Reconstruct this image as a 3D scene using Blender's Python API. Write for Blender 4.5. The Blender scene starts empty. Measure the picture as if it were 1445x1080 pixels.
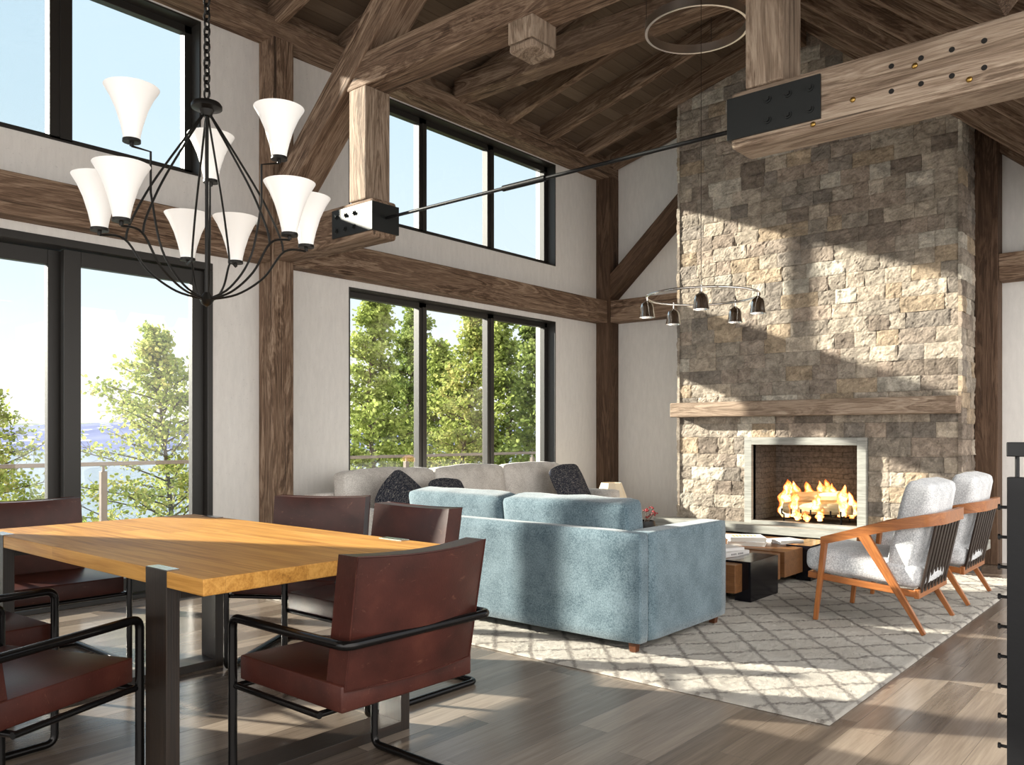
import bpy, bmesh, math, random
from mathutils import Vector, Matrix, Quaternion, noise
random.seed(7)
SC = bpy.context.scene
COL = SC.collection
PI = math.pi
R = math.radians

# ------------------------------------------------------------------ objects
def tag(o, label=None, cat=None, group=None, kind=None):
    if label: o['label'] = label
    if cat: o['category'] = cat
    if group: o['group'] = group
    if kind: o['kind'] = kind
    return o

def thing(name, label, cat, loc=(0, 0, 0), rz=0, group=None):
    o = bpy.data.objects.new(name, None); COL.objects.link(o)
    o.empty_display_size = .1
    o.location = loc; o.rotation_euler = (0, 0, rz)
    return tag(o, label, cat, group)

def link(name, bm, mat, parent=None, loc=None, rot=None, smooth=False, auto=None):
    me = bpy.data.meshes.new(name)
    bmesh.ops.recalc_face_normals(bm, faces=bm.faces[:])
    bm.to_mesh(me); bm.free()
    if smooth:
        for p in me.polygons: p.use_smooth = True
    if auto is not None:
        for p in me.polygons: p.use_smooth = True
        try: me.set_sharp_from_angle(angle=R(auto))
        except Exception: pass
    for m in (mat if isinstance(mat, (list, tuple)) else [mat]): me.materials.append(m)
    o = bpy.data.objects.new(name, me); COL.objects.link(o)
    if parent is not None: o.parent = parent
    if loc is not None: o.location = loc
    if rot is not None:
        o.rotation_mode = 'QUATERNION' if isinstance(rot, Quaternion) else 'XYZ'
        if isinstance(rot, Quaternion): o.rotation_quaternion = rot
        else: o.rotation_euler = rot
    return o

def copy_tree(o, parent=None):
    kids = [c for c in ALLKIDS(o)]
    c = o.copy(); COL.objects.link(c)
    if parent is not None: c.parent = parent
    for k in kids: copy_tree(k, c)
    return c
def ALLKIDS(o):
    return [c for c in bpy.data.objects if c.parent == o]

def bm_box(bm, x0, x1, y0, y1, z0, z1):
    v = [bm.verts.new(p) for p in ((x0,y0,z0),(x1,y0,z0),(x1,y1,z0),(x0,y1,z0),(x0,y0,z1),(x1,y0,z1),(x1,y1,z1),(x0,y1,z1))]
    for f in ((0,3,2,1),(4,5,6,7),(0,1,5,4),(1,2,6,5),(2,3,7,6),(3,0,4,7)):
        bm.faces.new([v[i] for i in f])
    return v

def bevel(bm, w, seg=2):
    if w > 0: bmesh.ops.bevel(bm, geom=bm.edges[:], offset=w, segments=seg, profile=.5, affect='EDGES')

def box(name, x0, x1, y0, y1, z0, z1, mat, parent=None, bev=.004, axis='x', seg=2, auto=None):
    """box whose local x runs along the given world axis (grain direction)"""
    c = Vector(((x0+x1)/2, (y0+y1)/2, (z0+z1)/2)); a, b, d = (x1-x0)/2, (y1-y0)/2, (z1-z0)/2
    bm = bmesh.new()
    if axis == 'x': bm_box(bm, -a, a, -b, b, -d, d); q = (0, 0, 0)
    elif axis == 'y': bm_box(bm, -b, b, -a, a, -d, d); q = (0, 0, PI/2)
    else: bm_box(bm, -d, d, -b, b, -a, a); q = (0, -PI/2, 0)
    bevel(bm, min(bev, a*.9, b*.9, d*.9), seg)
    return link(name, bm, mat, parent, c, q, auto=auto)

def bar(name, p0, p1, w, h, mat, parent=None, bev=.004, w1=None, h1=None, off=0, cutend=False):
    """bar from p0 to p1, w across, h in the (mostly) vertical sense, optional taper"""
    p0, p1 = Vector(p0), Vector(p1); d = p1-p0; L = d.length; x = d.normalized()
    up = Vector((0, 0, 1)) if abs(x.z) < .98 else Vector((0, 1, 0))
    y = up.cross(x).normalized(); z = x.cross(y)
    q = Matrix((x, y, z)).transposed().to_quaternion()
    w1 = w if w1 is None else w1; h1 = h if h1 is None else h1
    bm = bmesh.new(); v = bm_box(bm, -L/2, L/2, -.5, .5, -.5, .5)
    for k in v:
        t = (k.co.x+L/2)/L
        k.co.y *= w*(1-t)+w1*t; k.co.z *= h*(1-t)+h1*t
    bevel(bm, bev, 2)
    return link(name, bm, mat, parent, (p0+p1)/2, q)

def fillet(pts, r, closed=False, n=6):
    P = [Vector(p) for p in pts]; out = []; m = len(P)
    for i in range(m):
        if not closed and i in (0, m-1): out.append(P[i]); continue
        a, b, c = P[i-1], P[i], P[(i+1) % m]
        u = (a-b); w = (c-b); rr = min(r, u.length*.45, w.length*.45)
        s, e = b+u.normalized()*rr, b+w.normalized()*rr
        for k in range(n+1):
            t = k/n; out.append(s*(1-t)**2 + b*2*t*(1-t) + e*t*t)
    return out

def bm_tube(bm, pts, r, closed=False, n=10, rads=None, cap=True, flat=1):
    P = [Vector(p) for p in pts]; m = len(P); rings = []
    T = []
    for i in range(m):
        if closed: t = P[(i+1) % m]-P[i-1]
        else: t = P[min(i+1, m-1)]-P[max(i-1, 0)]
        T.append(t.normalized() if t.length > 1e-9 else Vector((0, 0, 1)))
    ref = Vector((0, 0, 1)) if abs(T[0].z) < .9 else Vector((1, 0, 0))
    N = (ref - T[0]*ref.dot(T[0])).normalized()
    for i in range(m):
        if i:
            N = (N - T[i]*N.dot(T[i]))
            N = N.normalized() if N.length > 1e-6 else T[i].orthogonal().normalized()
        B = T[i].cross(N); rr = rads[i] if rads else r
        rings.append([bm.verts.new(P[i] + (N*math.cos(2*PI*k/n) + B*math.sin(2*PI*k/n)*flat)*rr) for k in range(n)])
    for i in range(m if closed else m-1):
        a, b = rings[i], rings[(i+1) % m]
        if closed and i == m-1:
            # match rotation
            best = min(range(n), key=lambda s: (a[0].co-b[s].co).length)
            b = b[best:]+b[:best]
        for k in range(n):
            bm.faces.new((a[k], a[(k+1) % n], b[(k+1) % n], b[k]))
    if not closed and cap:
        bm.faces.new(rings[0][::-1]); bm.faces.new(rings[-1])

def tube(name, pts, r, mat, parent=None, closed=False, n=10, rads=None, loc=None):
    bm = bmesh.new(); bm_tube(bm, pts, r, closed, n, rads)
    return link(name, bm, mat, parent, loc, smooth=False, auto=50)

def bm_lathe(bm, prof, n=28, c=(0, 0, 0)):
    rings = []
    for (r, z) in prof:
        if r < 1e-5: rings.append([bm.verts.new((c[0], c[1], c[2]+z))])
        else: rings.append([bm.verts.new((c[0]+r*math.cos(2*PI*k/n), c[1]+r*math.sin(2*PI*k/n), c[2]+z)) for k in range(n)])
    for a, b in zip(rings, rings[1:]):
        for k in range(n):
            if len(a) == 1 and len(b) == 1: continue
            if len(a) == 1: bm.faces.new((a[0], b[(k+1) % n], b[k]))
            elif len(b) == 1: bm.faces.new((a[k], a[(k+1) % n], b[0]))
            else: bm.faces.new((a[k], a[(k+1) % n], b[(k+1) % n], b[k]))

def lathe(name, prof, mat, parent=None, loc=(0, 0, 0), n=28, rot=None, auto=40):
    bm = bmesh.new(); bm_lathe(bm, prof, n)
    return link(name, bm, mat, parent, loc, rot, auto=auto)

def cyl(name, p0, p1, r, mat, parent=None, n=14):
    p0, p1 = Vector(p0), Vector(p1); c = (p0+p1)/2
    return tube(name, [p0-c, p1-c], r, mat, parent, n=n, loc=c)

def bm_cushion(bm, sx, sy, sz, r=.04, bulge=(0, 0, .03), n=14, wob=0, seed=0, M=None):
    """rounded, bulging pad; half sizes from full sizes"""
    hx, hy, hz = sx/2, sy/2, sz/2; vs = {}
    def P(i, j, k):
        key = (i, j, k)
        if key in vs: return vs[key]
        a, b, c = 2*i/n-1, 2*j/n-1, 2*k/n-1
        p = Vector((a*hx, b*hy, c*hz))
        inn = Vector((max(-hx+r, min(hx-r, p.x)), max(-hy+r, min(hy-r, p.y)), max(-hz+r, min(hz-r, p.z))))
        d = p-inn
        if d.length > 1e-9: p = inn + d.normalized()*r
        fa, fb, fc = 1-a**4, 1-b**4, 1-c**4
        if abs(a) > .999: p.x += math.copysign(bulge[0]*(1-b*b)*(1-c*c), a)
        if abs(b) > .999: p.y += math.copysign(bulge[1]*(1-a*a)*(1-c*c), b)
        p.z += math.copysign(1, c)*bulge[2]*(1-a*a)*(1-b*b)*abs(c)
        if wob:
            q = noise.noise_vector(Vector((p.x*5+seed, p.y*5, p.z*5)))
            p += q*wob
        if M is not None: p = M @ p
        vs[key] = bm.verts.new(p); return vs[key]
    def F(a, b, c, d):
        try: bm.faces.new((a, b, c, d))
        except ValueError: pass
    for i in range(n):
        for j in range(n):
            F(P(i,j,0),P(i,j+1,0),P(i+1,j+1,0),P(i+1,j,0)); F(P(i,j,n),P(i+1,j,n),P(i+1,j+1,n),P(i,j+1,n))
            F(P(i,0,j),P(i+1,0,j),P(i+1,0,j+1),P(i,0,j+1)); F(P(i,n,j),P(i,n,j+1),P(i+1,n,j+1),P(i+1,n,j))
            F(P(0,i,j),P(0,i,j+1),P(0,i+1,j+1),P(0,i+1,j)); F(P(n,i,j),P(n,i+1,j),P(n,i+1,j+1),P(n,i,j+1))

def cushion(name, size, mat, parent=None, loc=(0, 0, 0), rot=(0, 0, 0), r=.04, bulge=(0, 0, .03), n=14, wob=.004, seed=0):
    bm = bmesh.new(); bm_cushion(bm, *size, r=r, bulge=bulge, n=n, wob=wob, seed=seed)
    return link(name, bm, mat, parent, loc, rot, smooth=True)

# ---------------------------------------------------------------- materials
class NT:
    def __init__(s, name):
        s.m = bpy.data.materials.new(name); s.m.use_nodes = True
        s.t = s.m.node_tree; s.t.nodes.clear()
        s.out = s.n('ShaderNodeOutputMaterial')
    def n(s, typ, **kw):
        x = s.t.nodes.new(typ)
        for k, v in kw.items():
            if k.startswith('_'): setattr(x, k[1:], v)
            else:
                key = int(k[1:]) if k[0] == 'i' and k[1:].isdigit() else k.replace('__', ' ')
                if isinstance(v, bpy.types.NodeSocket): s.t.links.new(v, x.inputs[key])
                else: x.inputs[key].default_value = v
        return x
    def l(s, a, b): s.t.links.new(a, b)
    def ramp(s, fac, stops, interp='LINEAR'):
        r = s.n('ShaderNodeValToRGB'); s.l(fac, r.inputs[0]); r.color_ramp.interpolation = interp
        e = r.color_ramp.elements
        while len(e) < len(stops): e.new(.5)
        for k, (p, c) in enumerate(stops):
            e[k].position = p; e[k].color = (c, c, c, 1) if isinstance(c, (int, float)) else (*c, 1)
        return r.outputs[0]
    def mix(s, fac, a, b, typ='MIX'):
        x = s.n('ShaderNodeMix', _data_type='RGBA', _blend_type=typ)
        for k, v in ((0, fac), (6, a), (7, b)):
            if isinstance(v, bpy.types.NodeSocket): s.l(v, x.inputs[k])
            else: x.inputs[k].default_value = v if k == 0 else (*v, 1) if len(v) == 3 else v
        return x.outputs[2]
    def math(s, op, a, b=0, c=None):
        x = s.n('ShaderNodeMath', _operation=op)
        for k, v in enumerate((a, b) if c is None else (a, b, c)):
            if isinstance(v, bpy.types.NodeSocket): s.l(v, x.inputs[k])
            else: x.inputs[k].default_value = v
        return x.outputs[0]
    def coord(s, scale=(1, 1, 1), rnd=0, which='Object', loc=(0, 0, 0)):
        c = s.n('ShaderNodeTexCoord').outputs[which]
        if rnd:
            oi = s.n('ShaderNodeObjectInfo')
            v = s.n('ShaderNodeVectorMath', _operation='SCALE'); v.inputs[0].default_value = (17.3, 31.7, 23.1); s.l(oi.outputs['Random'], v.inputs['Scale'])
            a = s.n('ShaderNodeVectorMath', _operation='ADD'); s.l(c, a.inputs[0]); s.l(v.outputs[0], a.inputs[1]); c = a.outputs[0]
        m = s.n('ShaderNodeMapping'); s.l(c, m.inputs[0]); m.inputs['Scale'].default_value = scale; m.inputs['Location'].default_value = loc
        return m.outputs[0]
    def noise(s, vec, scale, detail=4, rough=.55, dist=0):
        x = s.n('ShaderNodeTexNoise', Scale=scale, Detail=detail, Roughness=rough, Distortion=dist); s.l(vec, x.inputs['Vector'])
        return x.outputs[0]
    def bsdf(s, col, rough=.5, metal=0, spec=.5, bump=None, bs=.3, bd=.01, sheen=0, coat=0, emis=None, es=0, trans=0):
        b = s.n('ShaderNodeBsdfPrincipled')
        for k, v in (('Base Color', col), ('Roughness', rough), ('Metallic', metal), ('Specular IOR Level', spec), ('Sheen Weight', sheen), ('Coat Weight', coat)):
            if isinstance(v, bpy.types.NodeSocket): s.l(v, b.inputs[k])
            else: b.inputs[k].default_value = (*v, 1) if isinstance(v, tuple) else v
        b.inputs['Coat Roughness'].default_value = .15
        if emis: b.inputs['Emission Color'].default_value = (*emis, 1); b.inputs['Emission Strength'].default_value = es
        if bump is not None:
            bp = s.n('ShaderNodeBump', Strength=bs, Distance=bd); s.l(bump, bp.inputs['Height']); s.l(bp.outputs[0], b.inputs['Normal'])
        s.l(b.outputs[0], s.out.inputs[0])
        return b

def wood(name, cols, grain=14, rough=.6, spec=.3, bs=.4, bd=.004, stretch=.9, crack=True, fine=1.0, big=2.2, coat=0, knots=False, st=(.2, .5, .8)):
    w = NT(name)
    v = w.coord((stretch, grain*.6, grain*.6), rnd=1)
    a = w.noise(v, big*.5, 6, .6, 1.2)
    v2 = w.coord((stretch*3, grain*9, grain*9), rnd=1)
    f = w.noise(v2, 1.3, 4, .7, .3)
    v3 = w.coord((stretch*.5, grain*.22, grain*.22), rnd=1)
    g = w.noise(v3, 1.6, 3, .5, .5)
    # growth rings: fold the large field
    ring = w.math('FRACT', w.math('MULTIPLY', a, 7.0))
    ring = w.math('ABSOLUTE', w.math('SUBTRACT', ring, .5))
    h = w.math('ADD', w.math('MULTIPLY', a, .55), w.math('ADD', w.math('MULTIPLY', ring, .35), w.math('MULTIPLY', f, .35*fine)))
    h = w.math('SUBTRACT', h, .12)
    c = w.ramp(h, [(st[0], cols[0]), (st[1], cols[1]), (st[2], cols[2])])
    c = w.mix(w.ramp(g, [(.35, 0), (.65, .4)]), c, cols[3])
    hh = w.math('ADD', w.math('MULTIPLY', f, .5), w.math('MULTIPLY', ring, .5))
    if crack:
        v4 = w.coord((.8, grain*3.2, grain*3.2), rnd=1)
        k = w.ramp(w.noise(v4, .9, 3, .5, .25), [(.30, 0), (.345, 1)])
        c = w.mix(w.math('MULTIPLY', w.math('SUBTRACT', 1.0, k), .75), c, (.03, .02, .015))
        hh = w.math('MULTIPLY', hh, k)
    if knots:
        vo = w.n('ShaderNodeTexVoronoi', Scale=1.0); w.l(w.coord((1.3, 4.2, 4.2), rnd=1), vo.inputs['Vector'])
        kk = w.ramp(vo.outputs['Distance'], [(.03, 1), (.11, 0)])
        c = w.mix(w.math('MULTIPLY', kk, .6), c, (.06, .035, .02))
    w.bsdf(c, rough, spec=spec, bump=hh, bs=bs, bd=bd, coat=coat)
    return w.m

MT = {}
MT['timber'] = wood('weathered_timber', [(.045, .025, .015), (.175, .112, .074), (.40, .295, .215), (.23, .155, .108)], grain=11, rough=.75, spec=.2, bs=.9, bd=.008, fine=1.9, knots=True, st=(.42, .575, .77))
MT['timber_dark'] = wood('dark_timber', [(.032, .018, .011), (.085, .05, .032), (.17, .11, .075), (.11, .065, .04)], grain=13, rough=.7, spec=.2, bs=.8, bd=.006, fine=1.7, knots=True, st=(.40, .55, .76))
MT['timber_pale'] = wood('pale_timber', [(.10, .066, .044), (.28, .205, .15), (.50, .40, .31), (.34, .26, .195)], grain=11, rough=.75, spec=.2, bs=.9, bd=.008, fine=1.9, knots=True, st=(.42, .575, .77))
MT['oak'] = wood('oiled_oak', [(.22, .09, .022), (.40, .185, .05), (.56, .30, .095), (.36, .16, .045)], grain=16, rough=.42, spec=.35, bs=.12, bd=.002, crack=False)
MT['walnut'] = wood('coffee_table_wood', [(.10, .04, .014), (.21, .095, .036), (.34, .17, .07), (.17, .075, .03)], grain=15, rough=.4, spec=.4, bs=.12, bd=.002, crack=False)
MT['chairwood'] = wood('teak_frame', [(.15, .045, .012), (.36, .13, .035), (.55, .24, .07), (.30, .10, .025)], grain=26, rough=.35, spec=.45, bs=.1, bd=.002, crack=False)
MT['slat'] = wood('dark_slat', [(.010, .006, .004), (.022, .012, .008), (.045, .024, .014), (.02, .012, .008)], grain=26, rough=.5, spec=.3, bs=.1, bd=.002, crack=False)
MT['legwood'] = wood('sofa_leg_wood', [(.05, .016, .006), (.10, .035, .014), (.16, .06, .025), (.09, .03, .012)], grain=26, rough=.4, spec=.4, bs=.1, bd=.002, crack=False)
MT['deckwood'] = wood('deck_boards', [(.10, .08, .06), (.2, .16, .13), (.3, .25, .2), (.22, .18, .14)], grain=6, rough=.7, crack=True)

def boards(name, cols, bw, bl, gap, rough=.6, spec=.3, axis='y', bs=.3, grainc=.35, groove=.0012, coat=0, knots=0, st=(.12, .5, .9)):
    """planks running along local axis"""
    w = NT(name)
    tc = w.n('ShaderNodeTexCoord').outputs['Object']
    sp = w.n('ShaderNodeSeparateXYZ'); w.l(tc, sp.inputs[0])
    a, b = (sp.outputs[0], sp.outputs[1]) if axis == 'y' else (sp.outputs[1], sp.outputs[0])
    ai = w.math('DIVIDE', a, bw); ia = w.math('FLOOR', ai); fa = w.math('FRACT', ai)
    wn = w.n('ShaderNodeTexWhiteNoise', _noise_dimensions='1D'); w.l(ia, wn.inputs['W'])
    bi = w.math('ADD', w.math('DIVIDE', b, bl), w.math('MULTIPLY', wn.outputs['Value'], 7.0)); ib = w.math('FLOOR', bi); fb = w.math('FRACT', bi)
    cb = w.n('ShaderNodeCombineXYZ'); w.l(ia, cb.inputs[0]); w.l(ib, cb.inputs[1])
    wr = w.n('ShaderNodeTexWhiteNoise', _noise_dimensions='3D'); w.l(cb.outputs[0], wr.inputs['Vector'])
    rnd = wr.outputs['Value']
    # grain coords offset by board
    off = w.n('ShaderNodeVectorMath', _operation='MULTIPLY'); w.l(wr.outputs['Color'], off.inputs[0]); off.inputs[1].default_value = (20, 20, 20)
    ad = w.n('ShaderNodeVectorMath', _operation='ADD'); w.l(tc, ad.inputs[0]); w.l(off.outputs[0], ad.inputs[1])
    mp = w.n('ShaderNodeMapping'); w.l(ad.outputs[0], mp.inputs[0]); mp.inputs['Scale'].default_value = (28, 1.6, 28) if axis == 'y' else (1.6, 28, 28)
    g = w.noise(mp.outputs[0], 1.0, 6, .65, .6)
    mp2 = w.n('ShaderNodeMapping'); w.l(ad.outputs[0], mp2.inputs[0]); mp2.inputs['Scale'].default_value = (140, 4, 140) if axis == 'y' else (4, 140, 140)
    g2 = w.noise(mp2.outputs[0], 1.0, 2, .6)
    h = w.math('ADD', w.math('MULTIPLY', rnd, 1-grainc), w.math('ADD', w.math('MULTIPLY', g, grainc*.8), w.math('MULTIPLY', g2, grainc*.4)))
    c = w.ramp(h, [(st[0], cols[0]), (st[1], cols[1]), (st[2], cols[2])])
    if knots:
        vo = w.n('ShaderNodeTexVoronoi', Scale=knots); w.l(tc, vo.inputs['Vector'])
        kk = w.ramp(vo.outputs['Distance'], [(.035, 1), (.09, 0)])
        c = w.mix(w.math('MULTIPLY', kk, .7), c, (.03, .018, .01))
    ea = w.math('MINIMUM', fa, w.math('SUBTRACT', 1.0, fa)); ea = w.math('MULTIPLY', ea, bw)
    eb = w.math('MINIMUM', fb, w.math('SUBTRACT', 1.0, fb)); eb = w.math('MULTIPLY', eb, bl)
    e = w.math('MINIMUM', ea, eb)
    ed = w.n('ShaderNodeMapRange'); w.l(e, ed.inputs[0]); ed.inputs[1].default_value = 0; ed.inputs[2].default_value = gap
    c = w.mix(w.math('MULTIPLY', w.math('SUBTRACT', 1.0, ed.outputs[0]), .6), c, (.02, .014, .01))
    hh = w.math('ADD', ed.outputs[0], w.math('MULTIPLY', g2, .12))
    w.bsdf(c, rough, spec=spec, bump=hh, bs=bs, bd=.003, coat=coat)
    return w.m
MT['floor'] = boards('grey_oak_floor', [(.065, .048, .037), (.155, .122, .096), (.30, .245, .195)], .145, 1.3, .0018, rough=.2, spec=.55, bs=.12, grainc=.6, st=(.22, .52, .86))
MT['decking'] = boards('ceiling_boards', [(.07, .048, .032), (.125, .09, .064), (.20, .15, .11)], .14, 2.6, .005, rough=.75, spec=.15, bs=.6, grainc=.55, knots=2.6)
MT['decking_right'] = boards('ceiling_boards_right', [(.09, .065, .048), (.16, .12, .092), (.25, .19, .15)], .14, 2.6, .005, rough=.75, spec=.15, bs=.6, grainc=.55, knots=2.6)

def plaster(name, col):
    w = NT(name); v = w.coord((1, 1, 1))
    a = w.noise(v, 3.5, 6, .6); b = w.noise(w.coord((9, 9, 2.2)), 3, 5, .65); d = w.noise(v, 70, 3, .6)
    c = w.mix(w.ramp(b, [(.3, .0), (.7, .6)]), col, tuple(x*.84 for x in col))
    pit = w.ramp(d, [(.28, 1), (.36, 0)])
    c = w.mix(w.math('MULTIPLY', pit, .4), c, tuple(x*.55 for x in col))
    w.bsdf(c, .85, spec=.15, bump=w.math('ADD', b, w.math('MULTIPLY', d, .6)), bs=.22, bd=.004)
    return w.m
MT['plaster'] = plaster('grey_plaster', (.755, .735, .71))

def simple(name, col, rough=.5, metal=0, spec=.5, n=None, bs=.1, **k):
    w = NT(name); bump = None
    if n: bump = w.noise(w.coord(), n, 4, .6)
    w.bsdf(col, rough, metal, spec, bump=bump, bs=bs, **k); return w.m
MT['frame'] = simple('bronze_black_aluminium', (.017, .015, .013), .45, .0, .5, 60, .05)
MT['black'] = simple('black_satin_metal', (.008, .008, .009), .36, .3, .35, 50, .05)
MT['steel'] = simple('blackened_steel_plate', (.022, .024, .024), .42, .5, .5, 12, .1)
MT['tube'] = simple('gloss_black_tube', (.012, .011, .011), .18, .7, .6)
MT['gloss'] = simple('gloss_black_lacquer', (.004, .004, .006), .14, 0, .3)
MT['cap'] = simple('polished_steel_cap', (.55, .58, .6), .2, 1)
MT['chrome'] = simple('polished_nickel', (.74, .71, .67), .12, 1)
MT['wire'] = simple('dark_cable', (.05, .04, .035), .5, .5)
MT['iron'] = simple('wrought_iron', (.010, .009, .008), .42, .4, .4)
MT['brass'] = simple('brass_peg', (.45, .28, .08), .35, 1)
MT['hole'] = simple('dark_bolt_hole', (.008, .006, .005), .8)
MT['concrete'] = None
w = NT('pale_travertine'); v = w.coord((1.2, 1.2, 14)); a = w.noise(v, 3, 5, .6, .4)
w.bsdf(w.ramp(a, [(.3, (.22, .22, .20)), (.7, (.40, .40, .37))]), .45, spec=.3, bump=a, bs=.08); MT['concrete'] = w.m
w = NT('travertine_upright'); v = w.coord((1.2, 1.2, 14)); MT['soot_recess'] = simple('soot_recess_dark', (.015, .013, .012), .8)

# table leg metal with vertical brushed streaks
w = NT('brushed_dark_steel'); v = w.coord((60, 60, 1.0), rnd=0); a = w.noise(w.coord((1.2, 90, 90)), 1.5, 5, .8)
w.bsdf(w.ramp(a, [(.35, (.008, .006, .005)), (.70, (.03, .018, .011)), (.85, (.09, .065, .048))]), .36, 0, .45, bump=a, bs=.15); MT['tleg'] = w.m

# leather
w = NT('oxblood_leather'); v = w.coord((1, 1, 1), rnd=1)
vo = w.n('ShaderNodeTexVoronoi', Scale=90, _feature='DISTANCE_TO_EDGE'); w.l(v, vo.inputs['Vector'])
sc = w.noise(w.coord((3, 22, 9), rnd=1), 2.2, 5, .7, 2.5); big = w.noise(v, 5, 4, .6)
c = w.ramp(big, [(.25, (.024, .007, .005)), (.55, (.052, .014, .010)), (.8, (.085, .026, .017))])
c = w.mix(w.ramp(sc, [(.62, 0), (.72, .35)]), c, (.24, .11, .07))
w.bsdf(c, .36, spec=.27, bump=w.math('ADD', w.math('MULTIPLY', vo.outputs['Distance'], 1.0), w.math('MULTIPLY', sc, .6)), bs=.12, bd=.002); MT['leather'] = w.m

def fabric(name, c0, c1, sc=260, rough=.95, sheen=.3, bs=.5, mott=6):
    w = NT(name); v = w.coord((1, 1, 1))
    a = w.noise(v, sc, 3, .7); b = w.noise(v, mott, 5, .6)
    h = w.math('ADD', w.math('MULTIPLY', a, .65), w.math('MULTIPLY', b, .35))
    w.bsdf(w.ramp(h, [(.39, c0), (.60, c1)]), rough, spec=.1, bump=a, bs=bs, bd=.003, sheen=sheen); return w.m
MT['blue'] = fabric('dusty_blue_upholstery', (.045, .078, .10), (.155, .215, .25), 130)
MT['cream'] = fabric('oatmeal_upholstery', (.42, .39, .36), (.74, .71, .67), 130)
MT['grey'] = fabric('mottled_grey_upholstery', (.34, .355, .38), (.78, .79, .80), 130)
w = NT('navy_knit'); v = w.coord((60, 60, 60)); a = w.noise(w.coord((140, 30, 140)), 1.2, 3, .7, 1.5)
w.bsdf(w.ramp(a, [(.40, (.008, .010, .020)), (.55, (.05, .055, .075)), (.66, (.42, .39, .34))]), .95, spec=.1, bump=a, bs=.9, bd=.006); MT['knit'] = w.m
MT['shade'] = None
w = NT('opal_glass'); b = w.bsdf((.86, .85, .83), .35, spec=.4, emis=(1, .97, .93), es=.12); MT['opal'] = w.m
w = NT('cream_shade'); w.bsdf((.72, .62, .47), .8, spec=.1, emis=(1, .8, .55), es=.08); MT['shade'] = w.m
MT['paper'] = simple('book_white', (.72, .71, .70), .5)
MT['pages'] = simple('book_pages', (.62, .60, .55), .9)
MT['goldink'] = simple('gold_ink', (.55, .33, .08), .5)
MT['greyink'] = simple('grey_ink', (.15, .15, .15), .6)
MT['birch'] = None
w = NT('birch_log'); a = w.noise(w.coord((3, 14, 14)), 2, 5, .6, .5)
w.bsdf(w.ramp(a, [(.3, (.50, .38, .20)), (.7, (.78, .66, .42))]), .8, spec=.2, bump=a, bs=.3); MT['birch'] = w.m
MT['berry'] = simple('red_berry', (.25, .008, .012), .3)
MT['twig'] = simple('twig', (.05, .03, .02), .8)

# stone: per-stone colour attribute
def stone(name, bri=1.0):
    w = NT(name)
    at = w.n('ShaderNodeAttribute', _attribute_name='stone')
    v = w.coord(); n1 = w.noise(v, 9, 6, .68, .6); n2 = w.noise(v, 60, 6, .8); n3 = w.noise(w.coord((1, 1, 2.4)), 5, 4, .6, 1.4)
    val = w.ramp(w.math('ADD', w.math('MULTIPLY', n1, .6), w.math('MULTIPLY', n2, .4)), [(.33, .42), (.48, .92), (.64, 1.6)])
    c = w.mix(1.0, at.outputs['Color'], val, 'MULTIPLY')
    vein = w.ramp(n3, [(.63, 0), (.72, .4)])
    c = w.mix(vein, c, (.30*bri, .28*bri, .25*bri))
    h = w.math('ADD', w.math('MULTIPLY', n1, .7), w.math('MULTIPLY', n2, .55))
    w.bsdf(c, .9, spec=.15, bump=h, bs=1.0, bd=.018); return w.m
MT['stone'] = stone('split_face_stone')
MT['grout'] = simple('stone_core', (.06, .052, .045), .95)

# firebox brick
w = NT('firebox_brick'); tc = w.n('ShaderNodeTexCoord').outputs['Object']
def brick_fac(w, vec):
    b = w.n('ShaderNodeTexBrick', Scale=1.0); w.l(vec, b.inputs['Vector']); b.inputs['Mortar Size'].default_value = .004; b.inputs['Brick Width'].default_value = .22; b.inputs['Row Height'].default_value = .055
    b.inputs['Color1'].default_value = (.15, .14, .125, 1); b.inputs['Color2'].default_value = (.08, .075, .07, 1); b.inputs['Mortar'].default_value = (.03, .028, .026, 1); return b
sp = w.n('ShaderNodeSeparateXYZ'); w.l(tc, sp.inputs[0]); cb = w.n('ShaderNodeCombineXYZ')
w.l(w.math('ADD', sp.outputs[0], sp.outputs[1]), cb.inputs[0]); w.l(sp.outputs[2], cb.inputs[1])
nv = w.n('ShaderNodeTexNoise', Scale=7.0, Detail=4.0); w.l(tc, nv.inputs['Vector'])
vv = w.n('ShaderNodeVectorMath', _operation='SCALE', Scale=.05); w.l(nv.outputs['Color'], vv.inputs[0])
va = w.n('ShaderNodeVectorMath', _operation='ADD'); w.l(cb.outputs[0], va.inputs[0]); w.l(vv.outputs[0], va.inputs[1])
b = brick_fac(w, va.outputs[0]); nn = w.noise(tc, 30, 5, .7)
w.bsdf(w.mix(.6, b.outputs['Color'], w.ramp(nn, [(.3, .02), (.7, .17)])), .9, spec=.1, bump=w.math('SUBTRACT', nn, b.outputs['Fac']), bs=.7, bd=.008); MT['firebrick'] = w.m

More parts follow.
